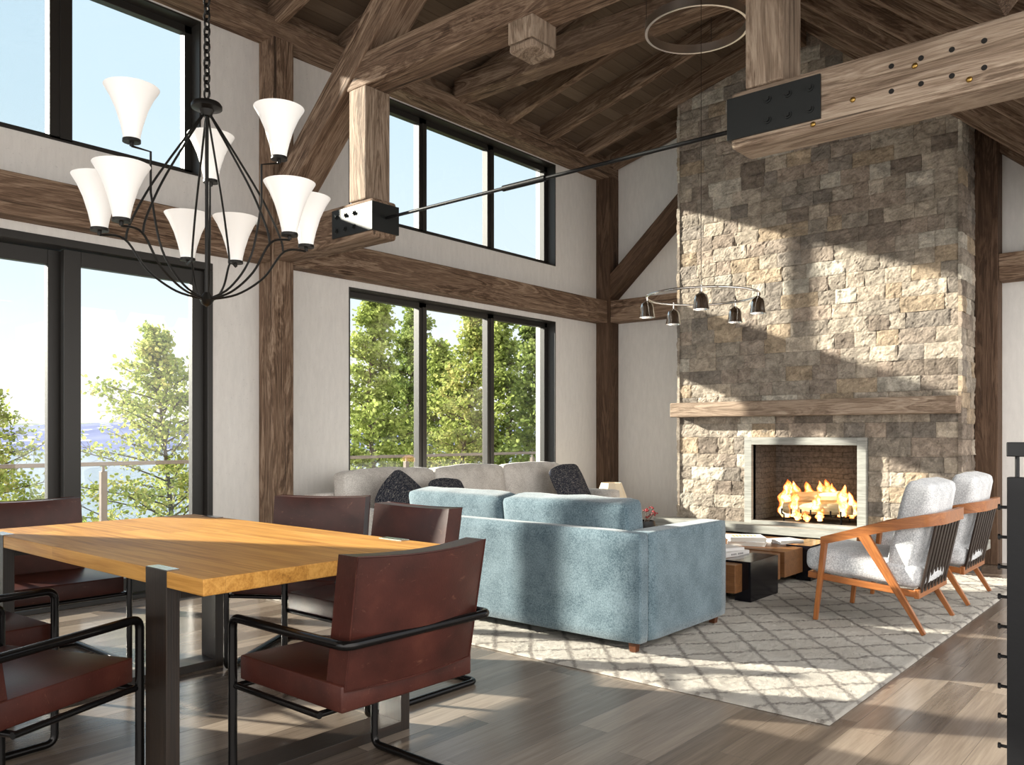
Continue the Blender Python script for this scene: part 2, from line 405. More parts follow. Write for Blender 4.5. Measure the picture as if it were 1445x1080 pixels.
# rug
w = NT('cream_trellis_rug'); tc = w.n('ShaderNodeTexCoord').outputs['Object']
nz = w.n('ShaderNodeTexNoise', Scale=5.0, Detail=3.0, Roughness=.6); w.l(tc, nz.inputs['Vector'])
nv = w.n('ShaderNodeVectorMath', _operation='SUBTRACT'); w.l(nz.outputs['Color'], nv.inputs[0]); nv.inputs[1].default_value = (.5, .5, .5)
ns = w.n('ShaderNodeVectorMath', _operation='SCALE', Scale=.065); w.l(nv.outputs[0], ns.inputs[0])
ad = w.n('ShaderNodeVectorMath', _operation='ADD'); w.l(tc, ad.inputs[0]); w.l(ns.outputs[0], ad.inputs[1])
sp = w.n('ShaderNodeSeparateXYZ'); w.l(ad.outputs[0], sp.inputs[0])
def lat(a, b, s, lw):
    e = w.math('DIVIDE', w.math('ADD', w.math('MULTIPLY', sp.outputs[0], a), w.math('MULTIPLY', sp.outputs[1], b)), s)
    f = w.math('ABSOLUTE', w.math('SUBTRACT', w.math('FRACT', e), .5))
    return w.math('MULTIPLY', w.math('SUBTRACT', .5, f), s), lw
l1, _ = lat(.755, .656, .205, 0); l2, _ = lat(-.774, .634, .215, 0)
fz = w.noise(tc, 95, 3, .8); e1 = w.math('MINIMUM', l1, l2)
e1 = w.math('ADD', e1, w.math('MULTIPLY', w.math('SUBTRACT', fz, .5), .045))
ln = w.ramp(e1, [(.003, 1), (.019, 0)])
lo = w.noise(tc, 2.4, 4, .6)
base = w.ramp(lo, [(.3, (.56, .51, .44)), (.7, (.74, .70, .63))])
fl = w.noise(tc, 160, 4, .8)
base = w.mix(w.ramp(fl, [(.3, .5), (.6, 0)]), base, (.45, .41, .35))
c = w.mix(w.math('MULTIPLY', ln, .8), base, (.16, .13, .11))
w.bsdf(c, .98, spec=.05, bump=w.math('SUBTRACT', fl, w.math('MULTIPLY', ln, .3)), bs=.9, bd=.02, sheen=.3); MT['rug'] = w.m

# glass
w = NT('window_glass'); fr = w.n('ShaderNodeFresnel', IOR=1.65)
tr = w.n('ShaderNodeBsdfTransparent'); tr.inputs[0].default_value = (.97, .985, .98, 1)
gl = w.n('ShaderNodeBsdfGlossy', Roughness=.01); ms = w.n('ShaderNodeMixShader')
gm = w.n('ShaderNodeNewGeometry'); w.l(w.math('MULTIPLY', fr.outputs[0], w.math('SUBTRACT', 1.0, gm.outputs['Backfacing'])), ms.inputs[0]); w.l(tr.outputs[0], ms.inputs[1]); w.l(gl.outputs[0], ms.inputs[2]); w.l(ms.outputs[0], w.out.inputs[0]); MT['glass'] = w.m
# smoked glass pendants
MT['smoke'] = simple('smoked_chrome', (.72, .70, .66), .10, 1)

# leaves
def leafmat(name, c0, c1, c2):
    w = NT(name); a = w.noise(w.coord(), 2.2, 3, .6); b = w.noise(w.coord(), 14, 2, .6)
    c = w.ramp(w.math('ADD', w.math('MULTIPLY', a, .5), w.math('MULTIPLY', b, .5)), [(.38, c0), (.5, c1), (.62, c2)])
    d = w.n('ShaderNodeBsdfDiffuse'); t = w.n('ShaderNodeBsdfTranslucent'); m = w.n('ShaderNodeMixShader', i0=.5)
    w.l(c, d.inputs[0]); w.l(c, t.inputs[0]); w.l(d.outputs[0], m.inputs[1]); w.l(t.outputs[0], m.inputs[2]); w.l(m.outputs[0], w.out.inputs[0]); return w.m
MT['leaf'] = leafmat('green_leaves', (.11, .15, .04), (.28, .34, .09), (.46, .50, .18))
MT['leafdark'] = leafmat('deep_green_leaves', (.07, .11, .035), (.19, .25, .07), (.36, .41, .14))
MT['leafgold'] = leafmat('golden_leaves', (.20, .25, .06), (.34, .39, .12), (.48, .42, .16))
MT['bark'] = simple('bark', (.07, .05, .035), .9, n=12, bs=.5)
w = NT('lake_water'); a = w.noise(w.coord((.05, .012, .05)), 4.0, 6, .6, .4)
w.bsdf((.10, .17, .19), .12, spec=.5, bump=a, bs=.5, bd=.5); MT['water'] = w.m
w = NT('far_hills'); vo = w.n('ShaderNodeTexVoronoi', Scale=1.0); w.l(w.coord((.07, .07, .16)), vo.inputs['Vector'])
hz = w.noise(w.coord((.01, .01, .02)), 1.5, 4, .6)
c = w.ramp(hz, [(.35, (.09, .11, .22)), (.65, (.16, .18, .30))])  # distance haze painted into the hills as a blue base colour
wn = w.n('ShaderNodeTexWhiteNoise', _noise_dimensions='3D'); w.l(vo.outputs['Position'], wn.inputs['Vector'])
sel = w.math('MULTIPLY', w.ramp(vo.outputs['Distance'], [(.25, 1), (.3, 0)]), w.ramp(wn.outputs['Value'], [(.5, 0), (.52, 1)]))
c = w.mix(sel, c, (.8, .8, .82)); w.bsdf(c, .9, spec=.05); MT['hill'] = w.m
w = NT('hill_forest'); a = w.noise(w.coord((.02, .02, .02)), 2, 4, .6); w.bsdf(w.ramp(a, [(.3, (.12, .15, .11)), (.7, (.20, .22, .16))]), .95, spec=.05); MT['hilltop'] = w.m
w = NT('grass'); a = w.noise(w.coord(), 2, 5, .7); w.bsdf(w.ramp(a, [(.3, (.05, .08, .02)), (.7, (.13, .16, .05))]), .95, bump=a, bs=.5); MT['grass'] = w.m

# ================================================================ THE SHELL
S = lambda o: tag(o, kind='structure')
XW, XG = -6.05, -6.20          # plaster face of the window wall, glazing plane
YB = 8.90                      # plaster face of the fireplace wall
bm = bmesh.new(); bm_box(bm, -6.3, 3.2, -5, 9.1, -.12, 0); S(link('floor', bm, MT['floor']))

# window wall with four openings
SL = (.17, 3.43, 0.0, 2.55)           # sliding doors  y0 y1 z0 z1
UL = (.37, 3.33, 3.21, 4.42)
LW = (4.77, 7.85, .50, 2.55)
UW = (4.77, 7.85, 3.21, 4.42)
ys = sorted({-5, .17, .37, 3.33, 3.43, 4.77, 7.85, 9.1}); zs = sorted({-.12, 0.0, .50, 2.55, 3.21, 4.42, 4.86})
bm = bmesh.new()
for a, b in zip(ys, ys[1:]):
    for c, d in zip(zs, zs[1:]):
        my, mz = (a+b)/2, (c+d)/2
        if any(q[0] < my < q[1] and q[2] < mz < q[3] for q in (SL, UL, LW, UW)): continue
        bm_box(bm, XW-.30, XW, a, b, c, d)
bmesh.ops.remove_doubles(bm, verts=bm.verts[:], dist=1e-5)
bmesh.ops.delete(bm, geom=[f for f in bm.faces if any(g is not f and set(g.verts) == set(f.verts) for g in f.verts[0].link_faces)], context='FACES')
S(link('wall_left', bm, MT['plaster']))
# fireplace wall: gable outline
bm = bmesh.new()
out = [(-6.35, -.12), (3.2, -.12), (3.2, 1.2), (-.30, 2.97), (-3.116, 5.45), (-6.35, 4.64)]
f0 = [bm.verts.new((x, YB, z)) for x, z in out]; f1 = [bm.verts.new((x, YB+.2, z)) for x, z in out]
bm.faces.new(f0); bm.faces.new(f1[::-1])
for i in range(len(out)): bm.faces.new((f0[i], f0[i-1], f1[i-1], f1[i]))
S(link('wall_back', bm, MT['plaster']))

# roof decks
def slab(name, p0, p1, y0, y1, th, mat):
    (xa, za), (xb, zb) = p0, p1
    ang = math.atan2(zb-za, xb-xa); L = math.hypot(xb-xa, zb-za)
    bm = bmesh.new(); bm_box(bm, 0, L, y0, y1, 0, th)
    return link(name, bm, mat, None, (xa, 0, za), (0, -ang, 0))
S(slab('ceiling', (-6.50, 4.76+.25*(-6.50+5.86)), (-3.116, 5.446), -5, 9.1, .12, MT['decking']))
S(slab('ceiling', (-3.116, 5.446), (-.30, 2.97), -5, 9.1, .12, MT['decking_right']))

# windows ------------------------------------------------------------
def window(name, y0, y1, z0, z1, mulls, fr=.055, mw=.10, liner=True, door=False):
    root = thing(name, None, None, (XG, (y0+y1)/2, z0)); root['kind'] = 'structure'
    cy, cz = (y0+y1)/2, z0
    def bx(n, x0, x1, a, b, c, d, m, bev=.003): return box(n, x0-XG, x1-XG, a-cy, b-cy, c-cz, d-cz, m, root, bev, 'y' if b-a > d-c else 'z')
    if liner:
        t = .014
        bx('liner', XG-.02, XW+.004, y0, y1, z1-t, z1, MT['frame'], .001)
        if not door: bx('liner', XG-.02, XW+.004, y0, y1, z0, z0+t, MT['frame'], .001)
        bx('liner', XG-.02, XW+.004, y0, y0+t, z0+t, z1-t, MT['frame'], .001)
        bx('liner', XG-.02, XW+.004, y1-t, y1, z0+t, z1-t, MT['frame'], .001)
    d0, d1 = XG-.035, XG+.035
    edges = [y0] + mulls + [y1]
    bx('window_frame', d0, d1, y0+.012, y1-.012, z1-fr-.012, z1-.012, MT['frame'])
    bx('window_frame', d0, d1, y0+.012, y1-.012, z0+.012, z0+fr+.012, MT['frame'])
    for i, e in enumerate(edges):
        if i == 0: bx('window_frame', d0, d1, y0+.012, y0+fr+.012, z0+.012, z1-.012, MT['frame'])
        elif i == len(edges)-1: bx('window_frame', d0, d1, y1-fr-.012, y1-.012, z0+.012, z1-.012, MT['frame'])
        else:
            bx('mullion', d0-.01, d1, e-mw/2, e+mw/2, z0+.012, z1-.012, MT['frame'])
            bx('mullion_cap', d1-.002, d1+.012, e-.008, e+mw/2-.004, z0+fr, z1-fr, MT['frame'], .002)
    for a, b in zip(edges, edges[1:]):
        bx('pane', XG-.004, XG+.004, a+.04, b-.04, z0+.05, z1-.05, MT['glass'], 0)
    return root
window('window_1', *LW, mulls=[5.797, 6.823])
window('window_2', *UW, mulls=[5.797, 6.823], fr=.06)
window('window_3', *UL, mulls=[2.35, 1.37], fr=.06, mw=.15)

# sliding doors
root = thing('door_1', None, None, (XG, 1.36, 0)); root['kind'] = 'structure'
def dx(n, x0, x1, a, b, c, d, m, bev=.004): return box(n, x0-XG, x1-XG, a-1.36, b-1.36, c, d, m, root, bev, 'y' if b-a > d-c else 'z')
dx('door_frame', -6.30, XW+.006, 0.17, 3.43, 2.495, 2.55, MT['frame']); dx('door_frame', -6.30, XW+.006, 3.385, 3.43, 0, 2.495, MT['frame']); dx('door_frame', -6.30, XW+.006, .17, .215, 0, 2.495, MT['frame'])
dx('threshold', -6.30, XW+.02, .215, 3.385, .0, .03, MT['frame'])
for i, (a, b, x) in enumerate(((2.345, 3.385, -6.135), (1.285, 2.37, -6.225), (.215, 1.31, -6.135))):
    for (p, q, r_, s) in ((a, a+.115, .035, 2.49), (b-.095, b, .035, 2.49), (a+.115, b-.095, .035, .15), (a+.115, b-.095, 2.385, 2.49)):
        dx('door_stile' if s-r_ > 1 else 'door_rail', x-.03, x+.03, p, q, r_, s, MT['frame'])
    dx('pane', x-.004, x+.004, a+.10, b-.08, .14, 2.40, MT['glass'], 0)

# ================================================================ TIMBERS
TI, TD, TP = MT['timber'], MT['timber_dark'], MT['timber_pale']
PX = -5.845
def post(label, x0, x1, y0, y1, z0, z1, mat, g='timber posts of the frame'):
    return tag(box('timber_post', x0, x1, y0, y1, z0, z1, mat, None, .008, 'z'), label, 'post', g)
post('dark brown timber post in the corner between window wall and fireplace wall', XW, PX, 8.69, YB, 0, 4.44, TD)
post('weathered brown timber post on the window wall between sliding doors and triple window', XW, PX, 3.84, 4.04, 0, 4.44, TI)
post('dark timber post standing against right side of the stone chimney', -1.768, -1.576, 8.69, YB, 0, 4.08, TD)
def beam_(name, label, *a, axis='x', mat=TI, bev=.008, group=None, cat='beam'):
    return tag(box(name, *a, mat, None, bev, axis), label, cat, group)
beam_('wall_beam', 'horizontal timber beam on the window wall between the lower and upper triple windows', XW, -5.875, 4.04, 8.69, 2.61, 2.885, axis='y', group='mid height wall beams')
beam_('wall_beam', 'horizontal timber beam above the sliding glass doors', XW, -5.875, -5, 3.84, 2.61, 2.885, axis='y', group='mid height wall beams')
beam_('wall_beam', 'short horizontal timber beam between corner post and chimney stonework', PX, -4.60, 8.71, YB, 2.61, 2.885, axis='x', group='mid height wall beams')
beam_('wall_beam', 'short horizontal timber beam right of the post beside the chimney', -1.576, 3.2, 8.71, YB, 2.62, 2.87, axis='x', group='mid height wall beams')
beam_('eave_beam', 'long brown eave beam running above the upper windows', XW, PX, -5, YB, 4.43, 4.60, axis='y', bev=.012)
beam_('eave_board', 'brown board between the eave beam and ceiling boards', XW, -5.95, -5, YB, 4.60, 4.74, axis='y')
beam_('ridge_beam', 'ridge beam at the peak of the timber ceiling', -3.30, -3.16, -5, 8.2, 5.08, 5.34, axis='y')
# horizontal cross beam beyond the truss
beam_('cross_beam', 'horizontal reddish brown cross beam spanning from the eave behind the pendant block', -5.86, -2.36, 5.94, 6.14, 4.575, 4.80, axis='x', mat=TI)

def rafter(y, side, w=.09, first=False, mat=None, lab=None):
    if side < 0:
        zl = lambda x: 4.555+.25*(x+5.86)
        p0, p1 = (-5.98, y, zl(-5.98)+.105), (-3.27, y, zl(-3.27)+.105)
    else:
        zl = lambda x: 5.28-.88*abs(x+3.234)
        p0, p1 = (-3.20, y, zl(-3.20)+.13), (-.34, y, zl(-.34)+.13)
    o = bar('rafter', p0, p1, w, .205 if side < 0 else .19, mat or (TI if side > 0 else TI), None, .006)
    return o
LEFT = 'rafters under the left ceiling slope'; RIGHT = 'rafters under the right ceiling slope'
order = {4: 'second', 5: 'third', 6: 'fourth'}
for k in range(-7, 8):
    y = 3.905+.715*k
    if k == 7: y = 8.82
    if k < -3: continue
    o = rafter(y, -1)
    lab = {7: 'dark sloping rafter lying against the fireplace wall on the window side',
           6: 'left slope rafter nearest the corner post but one off the fireplace wall',
           5: 'left slope rafter two bays before the fireplace wall',
           4: 'left slope rafter directly beyond the horizontal cross beam',
           3: 'left slope rafter resting over the horizontal cross beam',
           2: 'left slope rafter just in front of the horizontal cross beam',
           1: 'left slope rafter directly beyond the truss collar beam',
           0: 'left slope rafter rising from the top of the window wall post',
           -1: 'left slope rafter above the sliding doors, nearest the camera in view'}.get(k, 'left slope rafter above the dining area behind the camera')
    tag(o, lab, 'rafter', LEFT)
    if k == 0: continue
    o = rafter(y, 1)
    lab = {7: 'right slope rafter lying against the fireplace wall over the chimney post',
           6: 'right slope rafter one bay before the fireplace wall',
           5: 'right slope rafter two bays before the fireplace wall',
           4: 'right slope rafter three bays before the fireplace wall',
           3: 'right slope rafter in line with the horizontal cross beam',
           2: 'right slope rafter two bays beyond the steel plated hammer beam',
           1: 'right slope rafter directly beyond the steel plated hammer beam'}.get(k, 'right slope rafter above the area behind the camera')
    tag(o, lab, 'rafter', RIGHT)

# gable-end principal on the fireplace wall (left)
pl = lambda x: 2.95+.88*(x+5.8)
tag(bar('gable_brace', (-6.00, 8.80, pl(-6.00)+.155), (-4.55, 8.80, pl(-4.55)+.155), .19, .232, TD, None, .008),
    'dark diagonal brace on the fireplace wall between corner post and chimney', 'brace')

# hammer beam truss
TR = thing('roof_truss', 'big weathered timber hammer beam truss with steel plates and tie rod', 'truss', (-3.234, 3.955, 2.62))
ox, oy, oz = -3.234, 3.955, 2.62
def T(p): return (p[0]-ox, p[1]-oy, p[2]-oz)
Y0, Y1 = 3.84, 4.07
def tb(name, x0, x1, z0, z1, mat, axis, bev=.01, y0=Y0, y1=Y1, parent=TR):
    return box(name, x0-ox, x1-ox, y0-oy, y1-oy, z0-oz, z1-oz, mat, parent, bev, axis)
hl = tb('hammer_beam', -5.845, -4.603, 2.62, 2.90, TI, 'x', .022)
hr = tb('hammer_beam', -1.865, -.36, 2.62, 2.90, TP, 'x', .022)
def plate(parent, x0, x1):
    """steel strap on a hammer beam, local to the beam; thin box wrapping the end"""
    pc = Vector(parent.location) + Vector((ox, oy, oz))
    o = box('steel_plate', x0-pc.x, x1-pc.x, Y0-.012-pc.y, Y1+.012-pc.y, 2.662-pc.z, 2.868-pc.z, MT['steel'], parent, .002)
    return o, pc
for beam, (x0, x1), bxs in ((hl, (-5.056, -4.592), (-5.0, -4.90, -4.80)), (hr, (-1.876, -1.412), (-1.665, -1.565, -1.460))):
    o, pc = plate(beam, x0, x1)
    for bxx in bxs:
        for zz in (2.715, 2.815):
            bm = bmesh.new(); bm_tube(bm, [(0, 0, 0), (0, -.006, 0)], .019, n=16); bm_tube(bm, [(0, -.006, 0), (0, -.017, 0)], .0125, n=6)
            link('bolt', bm, MT['steel'], beam, (bxx-pc.x, Y0-.012-pc.y, zz-pc.z))
pc = Vector(hr.location)+Vector((ox, oy, oz))
for i, xx in enumerate((-1.105, -.985, -.865, -.745)):
    for zz in (2.705, 2.815):
        bm = bmesh.new(); bm_tube(bm, [(0, 0, 0), (0, -.002, 0)], .0115, n=14); link('bolt_hole', bm, MT['hole'], hr, (xx-pc.x, Y0-pc.y, zz-pc.z))
for xx, zz in ((-1.27, 2.712), (-1.45, 2.645), (-1.01, 2.79), (-.80, 2.672)):
    bm = bmesh.new(); bm_lathe(bm, [(0, .006), (.005, .006), (.009, .004), (.013, 0), (.0, -.002)], 14); link('brass_peg', bm, MT['brass'], hr, (xx-pc.x, Y0-pc.y, zz-pc.z), (PI/2, 0, 0), smooth=True)
tb('hammer_post', -4.868, -4.678, 2.90, 3.72, TP, 'z')
tb('hammer_post', -1.786, -1.596, 2.90, 3.72, TP, 'z')
tb('collar_beam', -4.90, -1.56, 3.72, 3.955, TI, 'x')
for sgn in (-1, 1):
    X = lambda d: -3.234+sgn*d
    z = lambda d: 2.95+.88*(2.566-d)+.155
    p0, p1 = (X(2.60), 3.955-.002, z(2.60)), (X(.0), 3.955-.002, z(0))
    if sgn < 0: p0, p1 = p0, (X(.02), p1[1], z(.02))
    bar('principal_rafter', T(p0), T(p1), .25, .232, TI, TR, .01)
# pendant block with a grooved, rounded foot
pb = tb('pendant_block', -3.325, -3.131, 3.585, 3.72, TP, 'z', .003)
tb('pendant_foot', -3.322, -3.134, 3.53, 3.582, TP, 'z', .016, y0=3.843, y1=4.067)
# tie rod
cyl('tie_rod', T((-4.60, 3.96, 2.768)), T((-1.868, 3.96, 2.755)), .0115, MT['black'], TR)
cyl('turnbuckle', T((-3.47, 3.96, 2.763)), T((-3.13, 3.96, 2.761)), .019, MT['black'], TR)
# post that carries the far end of the right hammer beam, just out of frame
tag(box('timber_post', -.36, -.17, 3.84, 4.04, 0, 2.95, TI, None, .008, 'z'), 'timber post under the right end of the hammer beam, at the picture edge', 'post', 'timber posts of the frame')

# ================================================================ FIREPLACE
FP = thing('fireplace', 'tall split-face stone chimney fireplace with timber mantel and grey surround', 'fireplace', (-3.19, 8.22, 0))
fx, fy = -3.19, 8.22
rs = random.Random(11)
PAL = [(.36, .305, .245), (.27, .225, .185), (.42, .36, .29), (.30, .26, .215), (.20, .165, .135), (.36, .285, .205), (.46, .42, .355), (.32, .26, .21), (.235, .205, .175), (.38, .33, .27), (.33, .285, .235)]
def stonewall(bm, L, u0, u1, z0, z1, origin, ud, nd, holes=(), ch=.143, zmax=None):
    """courses of stones; ud: along, nd: outward normal"""
    ud, nd = Vector(ud), Vector(nd); o = Vector(origin); lay = L
    z = z0; row = 0
    while z < z1-.01:
        h = min(ch*rs.choice((1, 1, 1, .97, 1.03)), z1-z); u = u0
        for H in holes:
            if z < H[3]-.001 < z+h+.05: h = H[3]-z
        while u < u1-.005:
            w_ = rs.choice((.14, .17, .2, .23, .27, .32, .38, .19, .25)); 
            if u1-(u+w_) < .07: w_ = u1-u
            for (ha, hb, hc, hd) in holes:      # clip against opening
                if z+h > hc+.005 and z < hd-.005:
                    if u < ha-.001 and u+w_ > ha-.04: w_ = ha-u
                    if ha-.001 <= u < hb: w_ = -1
            if w_ < 0: u = hb; continue
            if zmax and z+h > zmax(u+w_/2)+.10: u += w_; continue
            dep = rs.uniform(.0, .009); col = rs.choice(PAL); k = rs.uniform(.84, 1.12); col = tuple(c*k for c in col)
            nu, nz = max(6, int(w_/.017)), 8; gap = .0010; sd = rs.uniform(0, 100)
            grid = []
            for j in range(nz+1):
                r_ = []
                for i in range(nu+1):
                    a = u+gap+(w_-2*gap)*i/nu; b = z+gap+(h-2*gap)*j/nz
                    edge = i in (0, nu) or j in (0, nz)
                    nn_ = noise.fractal(Vector((a*11+sd, b*17, sd)), .65, 2.2, 6)
                    d = dep + .0105*nn_ + (-.002 if edge else .002)
                    r_.append(bm.verts.new(o+ud*a+nd*d+Vector((0, 0, b))))
                grid.append(r_)
            fs = []
            for j in range(nz):
                for i in range(nu): fs.append(bm.faces.new((grid[j][i], grid[j][i+1], grid[j+1][i+1], grid[j+1][i])))
            # sides back to the core
            ring = [grid[0][i] for i in range(nu+1)] + [grid[j][nu] for j in range(1, nz+1)] + [grid[nz][i] for i in range(nu-1, -1, -1)] + [grid[j][0] for j in range(nz-1, 0, -1)]
            back = [bm.verts.new(v.co - nd*((v.co-o).dot(nd)+.03)) for v in ring]
            for i in range(len(ring)): fs.append(bm.faces.new((ring[i-1], ring[i], back[i], back[i-1])))
            for f in fs:
                for lp in f.loops: lp[lay] = (*col, 1)
            u += w_
        z += h; row += 1
bm = bmesh.new(); lay = bm.loops.layers.float_color.new('stone')
X0, X1 = -4.613, -1.768
stonewall(bm, lay, X0, X1, 0, 5.5, (-fx, 0, 0), (1, 0, 0), (0, -1, 0), holes=[(-3.80, -2.575, -1, 1.175)], zmax=lambda x: min(4.76+.25*(x+5.86), 5.55-.88*(x+3.234)))
stonewall(bm, lay, 8.20, 8.69, 0, 4.2, (X1-fx, -fy, 0), (0, 1, 0), (1, 0, 0))
stonewall(bm, lay, 8.20, 8.90, 0, 4.9, (X0-fx, -fy, 0), (0, 1, 0), (-1, 0, 0))
me = bpy.data.meshes.new('stone_chimney'); bm.to_mesh(me); bm.free(); me.materials.append(MT['stone'])
o = bpy.data.objects.new('stone_chimney', me); COL.objects.link(o); o.parent = FP
bm = bmesh.new()
def fb(x0, x1, y0, y1, z0, z1): bm_box(bm, x0-fx, x1-fx, y0-fy, y1-fy, z0, z1)
fb(X0+.01, -3.80, 8.235, 8.895, 0, 4.9); fb(-2.575, X1-.01, 8.235, 8.895, 0, 4.0); fb(-3.80, -2.575, 8.235, 8.895, 1.175, 4.7)
link('chimney_core', bm, MT['grout'], FP)
# firebox lining
bm = bmesh.new()
fb(-3.80, -3.722, 8.20, 8.80, .28, 1.17); fb(-2.657, -2.575, 8.20, 8.80, .28, 1.17); fb(-3.80, -2.575, 8.78, 8.86, .28, 1.17)
link('firebox', bm, MT['firebrick'], FP)
bm = bmesh.new(); fb(-3.722, -2.657, 8.20, 8.78, .22, .312); link('firebox_floor', bm, MT['soot_recess'], FP)
bm = bmesh.new(); fb(-3.722, -2.657, 8.22, 8.78, 1.10, 1.17); link('firebox_throat', bm, MT['soot_recess'], FP)
# surround
for (x0, x1, z0, z1, ax) in ((-3.80, -3.722, .285, 1.175, 'z'), (-2.657, -2.575, .285, 1.175, 'z'), (-3.722, -2.657, 1.10, 1.175, 'x'), (-3.722, -2.657, .285, .318, 'x')):
    box('surround', x0-fx, x1-fx, 8.155-fy, 8.26-fy, z0, z1, MT['concrete'], FP, .002, 'x')
box('hearth', -4.785-fx, -1.55-fx, 7.98-fy, 8.24-fy, .205, .285, MT['concrete'], FP, .003)
box('hearth_base', -4.70-fx, -1.62-fx, 8.06-fy, 8.24-fy, 0, .205, MT['soot_recess'], FP, .003)  # near-black colour stands in for the shade of the recess under the slab
box('mantel', X0-fx, X1-.004-fx, 8.035-fy, 8.25-fy, 1.392, 1.548, TP, FP, .012, 'x', 3)
# grate, logs, fire
GR = thing('log_grate', 'black iron grate holding the logs in the firebox', 'grate', (-3.17, 8.46, .312))
for i in range(7):
    x = -.30+.1*i; tube('grate_bar', fillet([(x, -.13, .13), (x, -.13, .07), (x, .13, .07), (x, .13, .13)], .03), .009, MT['black'], GR, n=8)
for s in (-.28, .30):
    for yy in (-.12, .12): cyl('leg', (s, yy, 0), (s, yy, .07), .009, MT['black'], GR, n=8)
cyl('crossbar', (-.34, 0, .066), (.34, 0, .066), .008, MT['black'], GR, n=8)
def log(x, y, z, L, r, rz, lab, ry=0):
    bm = bmesh.new(); pts = [(-L/2+L*i/8, 0, 0) for i in range(9)]; bm_tube(bm, pts, r, n=9, rads=[r*(1+.05*math.sin(i*2.1)) for i in range(9)])
    o = link('firewood_log', bm, MT['birch'], None, (x, y, z), (0, ry, rz), auto=30); tag(o, lab, 'log', 'logs in the fire'); return o
log(-3.19, 8.41, .452, .56, .062, .03, 'pale split log lying at the front of the fire grate', -.03)
log(-3.12, 8.535, .452, .62, .058, -.06, 'pale log at the back of the fire grate, sticking out to the right')
log(-3.17, 8.475, .562, .50, .058, .05, 'pale log lying on top of the two others', -.06)
# flames: closed wavy tongues
def flamemat():
    w = NT('flame'); tc = w.n('ShaderNodeTexCoord')
    nz = w.noise(w.coord((7, 7, 4)), 2.2, 4, .6, 1.0)
    lw = w.n('ShaderNodeLayerWeight', Blend=.35)
    sp = w.n('ShaderNodeSeparateXYZ'); w.l(tc.outputs['Generated'], sp.inputs[0])
    hgt = sp.outputs[2]
    core = w.math('SUBTRACT', 1.0, lw.outputs['Facing'])
    k = w.math('SUBTRACT', w.math('ADD', w.math('MULTIPLY', core, 1.0), w.math('MULTIPLY', w.math('SUBTRACT', nz, .5), 1.6)), w.math('MULTIPLY', hgt, .45))
    col = w.ramp(k, [(.1, (.85, .05, .01)), (.4, (1, .22, .03)), (.65, (1, .6, .2)), (.85, (1, .88, .6))])
    al = w.ramp(k, [(.12, 0), (.45, .85)])
    em = w.n('ShaderNodeEmission', Strength=1.9); w.l(col, em.inputs[0])
    tr = w.n('ShaderNodeBsdfTransparent'); m = w.n('ShaderNodeMixShader'); w.l(al, m.inputs[0]); w.l(tr.outputs[0], m.inputs[1]); w.l(em.outputs[0], m.inputs[2]); w.l(m.outputs[0], w.out.inputs[0])
    return w.m
MT['flame'] = flamemat()
FI = thing('fire', 'orange and yellow flames burning around the logs in the firebox', 'fire', (-3.17, 8.45, .34))
rf = random.Random(5)
for (x, y, z, h, r) in ((-.30, .0, .0, .40, .085), (-.25, .06, .02, .36, .075), (-.19, -.09, .02, .30, .05), (-.10, .08, .10, .28, .06), (0, .12, .12, .27, .055), (.09, .10, .12, .29, .06), (.17, .06, .10, .27, .05), (.27, .02, .04, .32, .065), (.33, .09, .02, .27, .05), (.05, -.10, .10, .17, .04), (-.14, -.12, -.01, .10, .04), (-.04, -.12, -.01, .09, .035), (.10, -.12, .0, .12, .04)):
    bm = bmesh.new(); n = 14; ph = rf.uniform(0, 6)
    pts = [(x+.02*math.sin(ph+5*i/n)*i/n, y+.015*math.cos(ph+4*i/n), z+h*i/n) for i in range(n+1)]
    rads = [max(.002, r*math.sin(PI*min(1, (.18+.82*i/n)))**.8*(1+.22*math.sin(ph*3+i*1.3))) for i in range(n+1)]
    bm_tube(bm, pts, r, n=14, rads=rads); link('flame', bm, MT['flame'], FI, smooth=True)
L = bpy.data.lights.new('firelight', 'POINT'); L.energy = 2.2; L.color = (1, .5, .2); L.shadow_soft_size = .12
o = bpy.data.objects.new('firelight', L); COL.objects.link(o); o.location = (-3.17, 8.38, .78)

# ================================================================ RUG
rug_r = random.Random(4)
bm = bmesh.new(); nx, ny = 420, 430; RX0, RX1, RY0, RY1 = -5.50, -1.233, 3.447, 7.85
cxr, cyr = (RX0+RX1)/2, (RY0+RY1)/2
g = [[bm.verts.new((RX0-cxr+(RX1-RX0)*i/nx, RY0-cyr+(RY1-RY0)*j/ny, .013+rug_r.uniform(-.0045, .0045)+.003*noise.noise(Vector((i*.12, j*.12, 0))) if 0 < i < nx and 0 < j < ny else .002)) for i in range(nx+1)] for j in range(ny+1)]
for j in range(ny):
    for i in range(nx): bm.faces.new((g[j][i], g[j][i+1], g[j+1][i+1], g[j+1][i]))
tag(link('area_rug', bm, MT['rug'], None, (cxr, cyr, .0), smooth=True), 'cream shag rug with dark trellis lines under the seating group', 'rug')

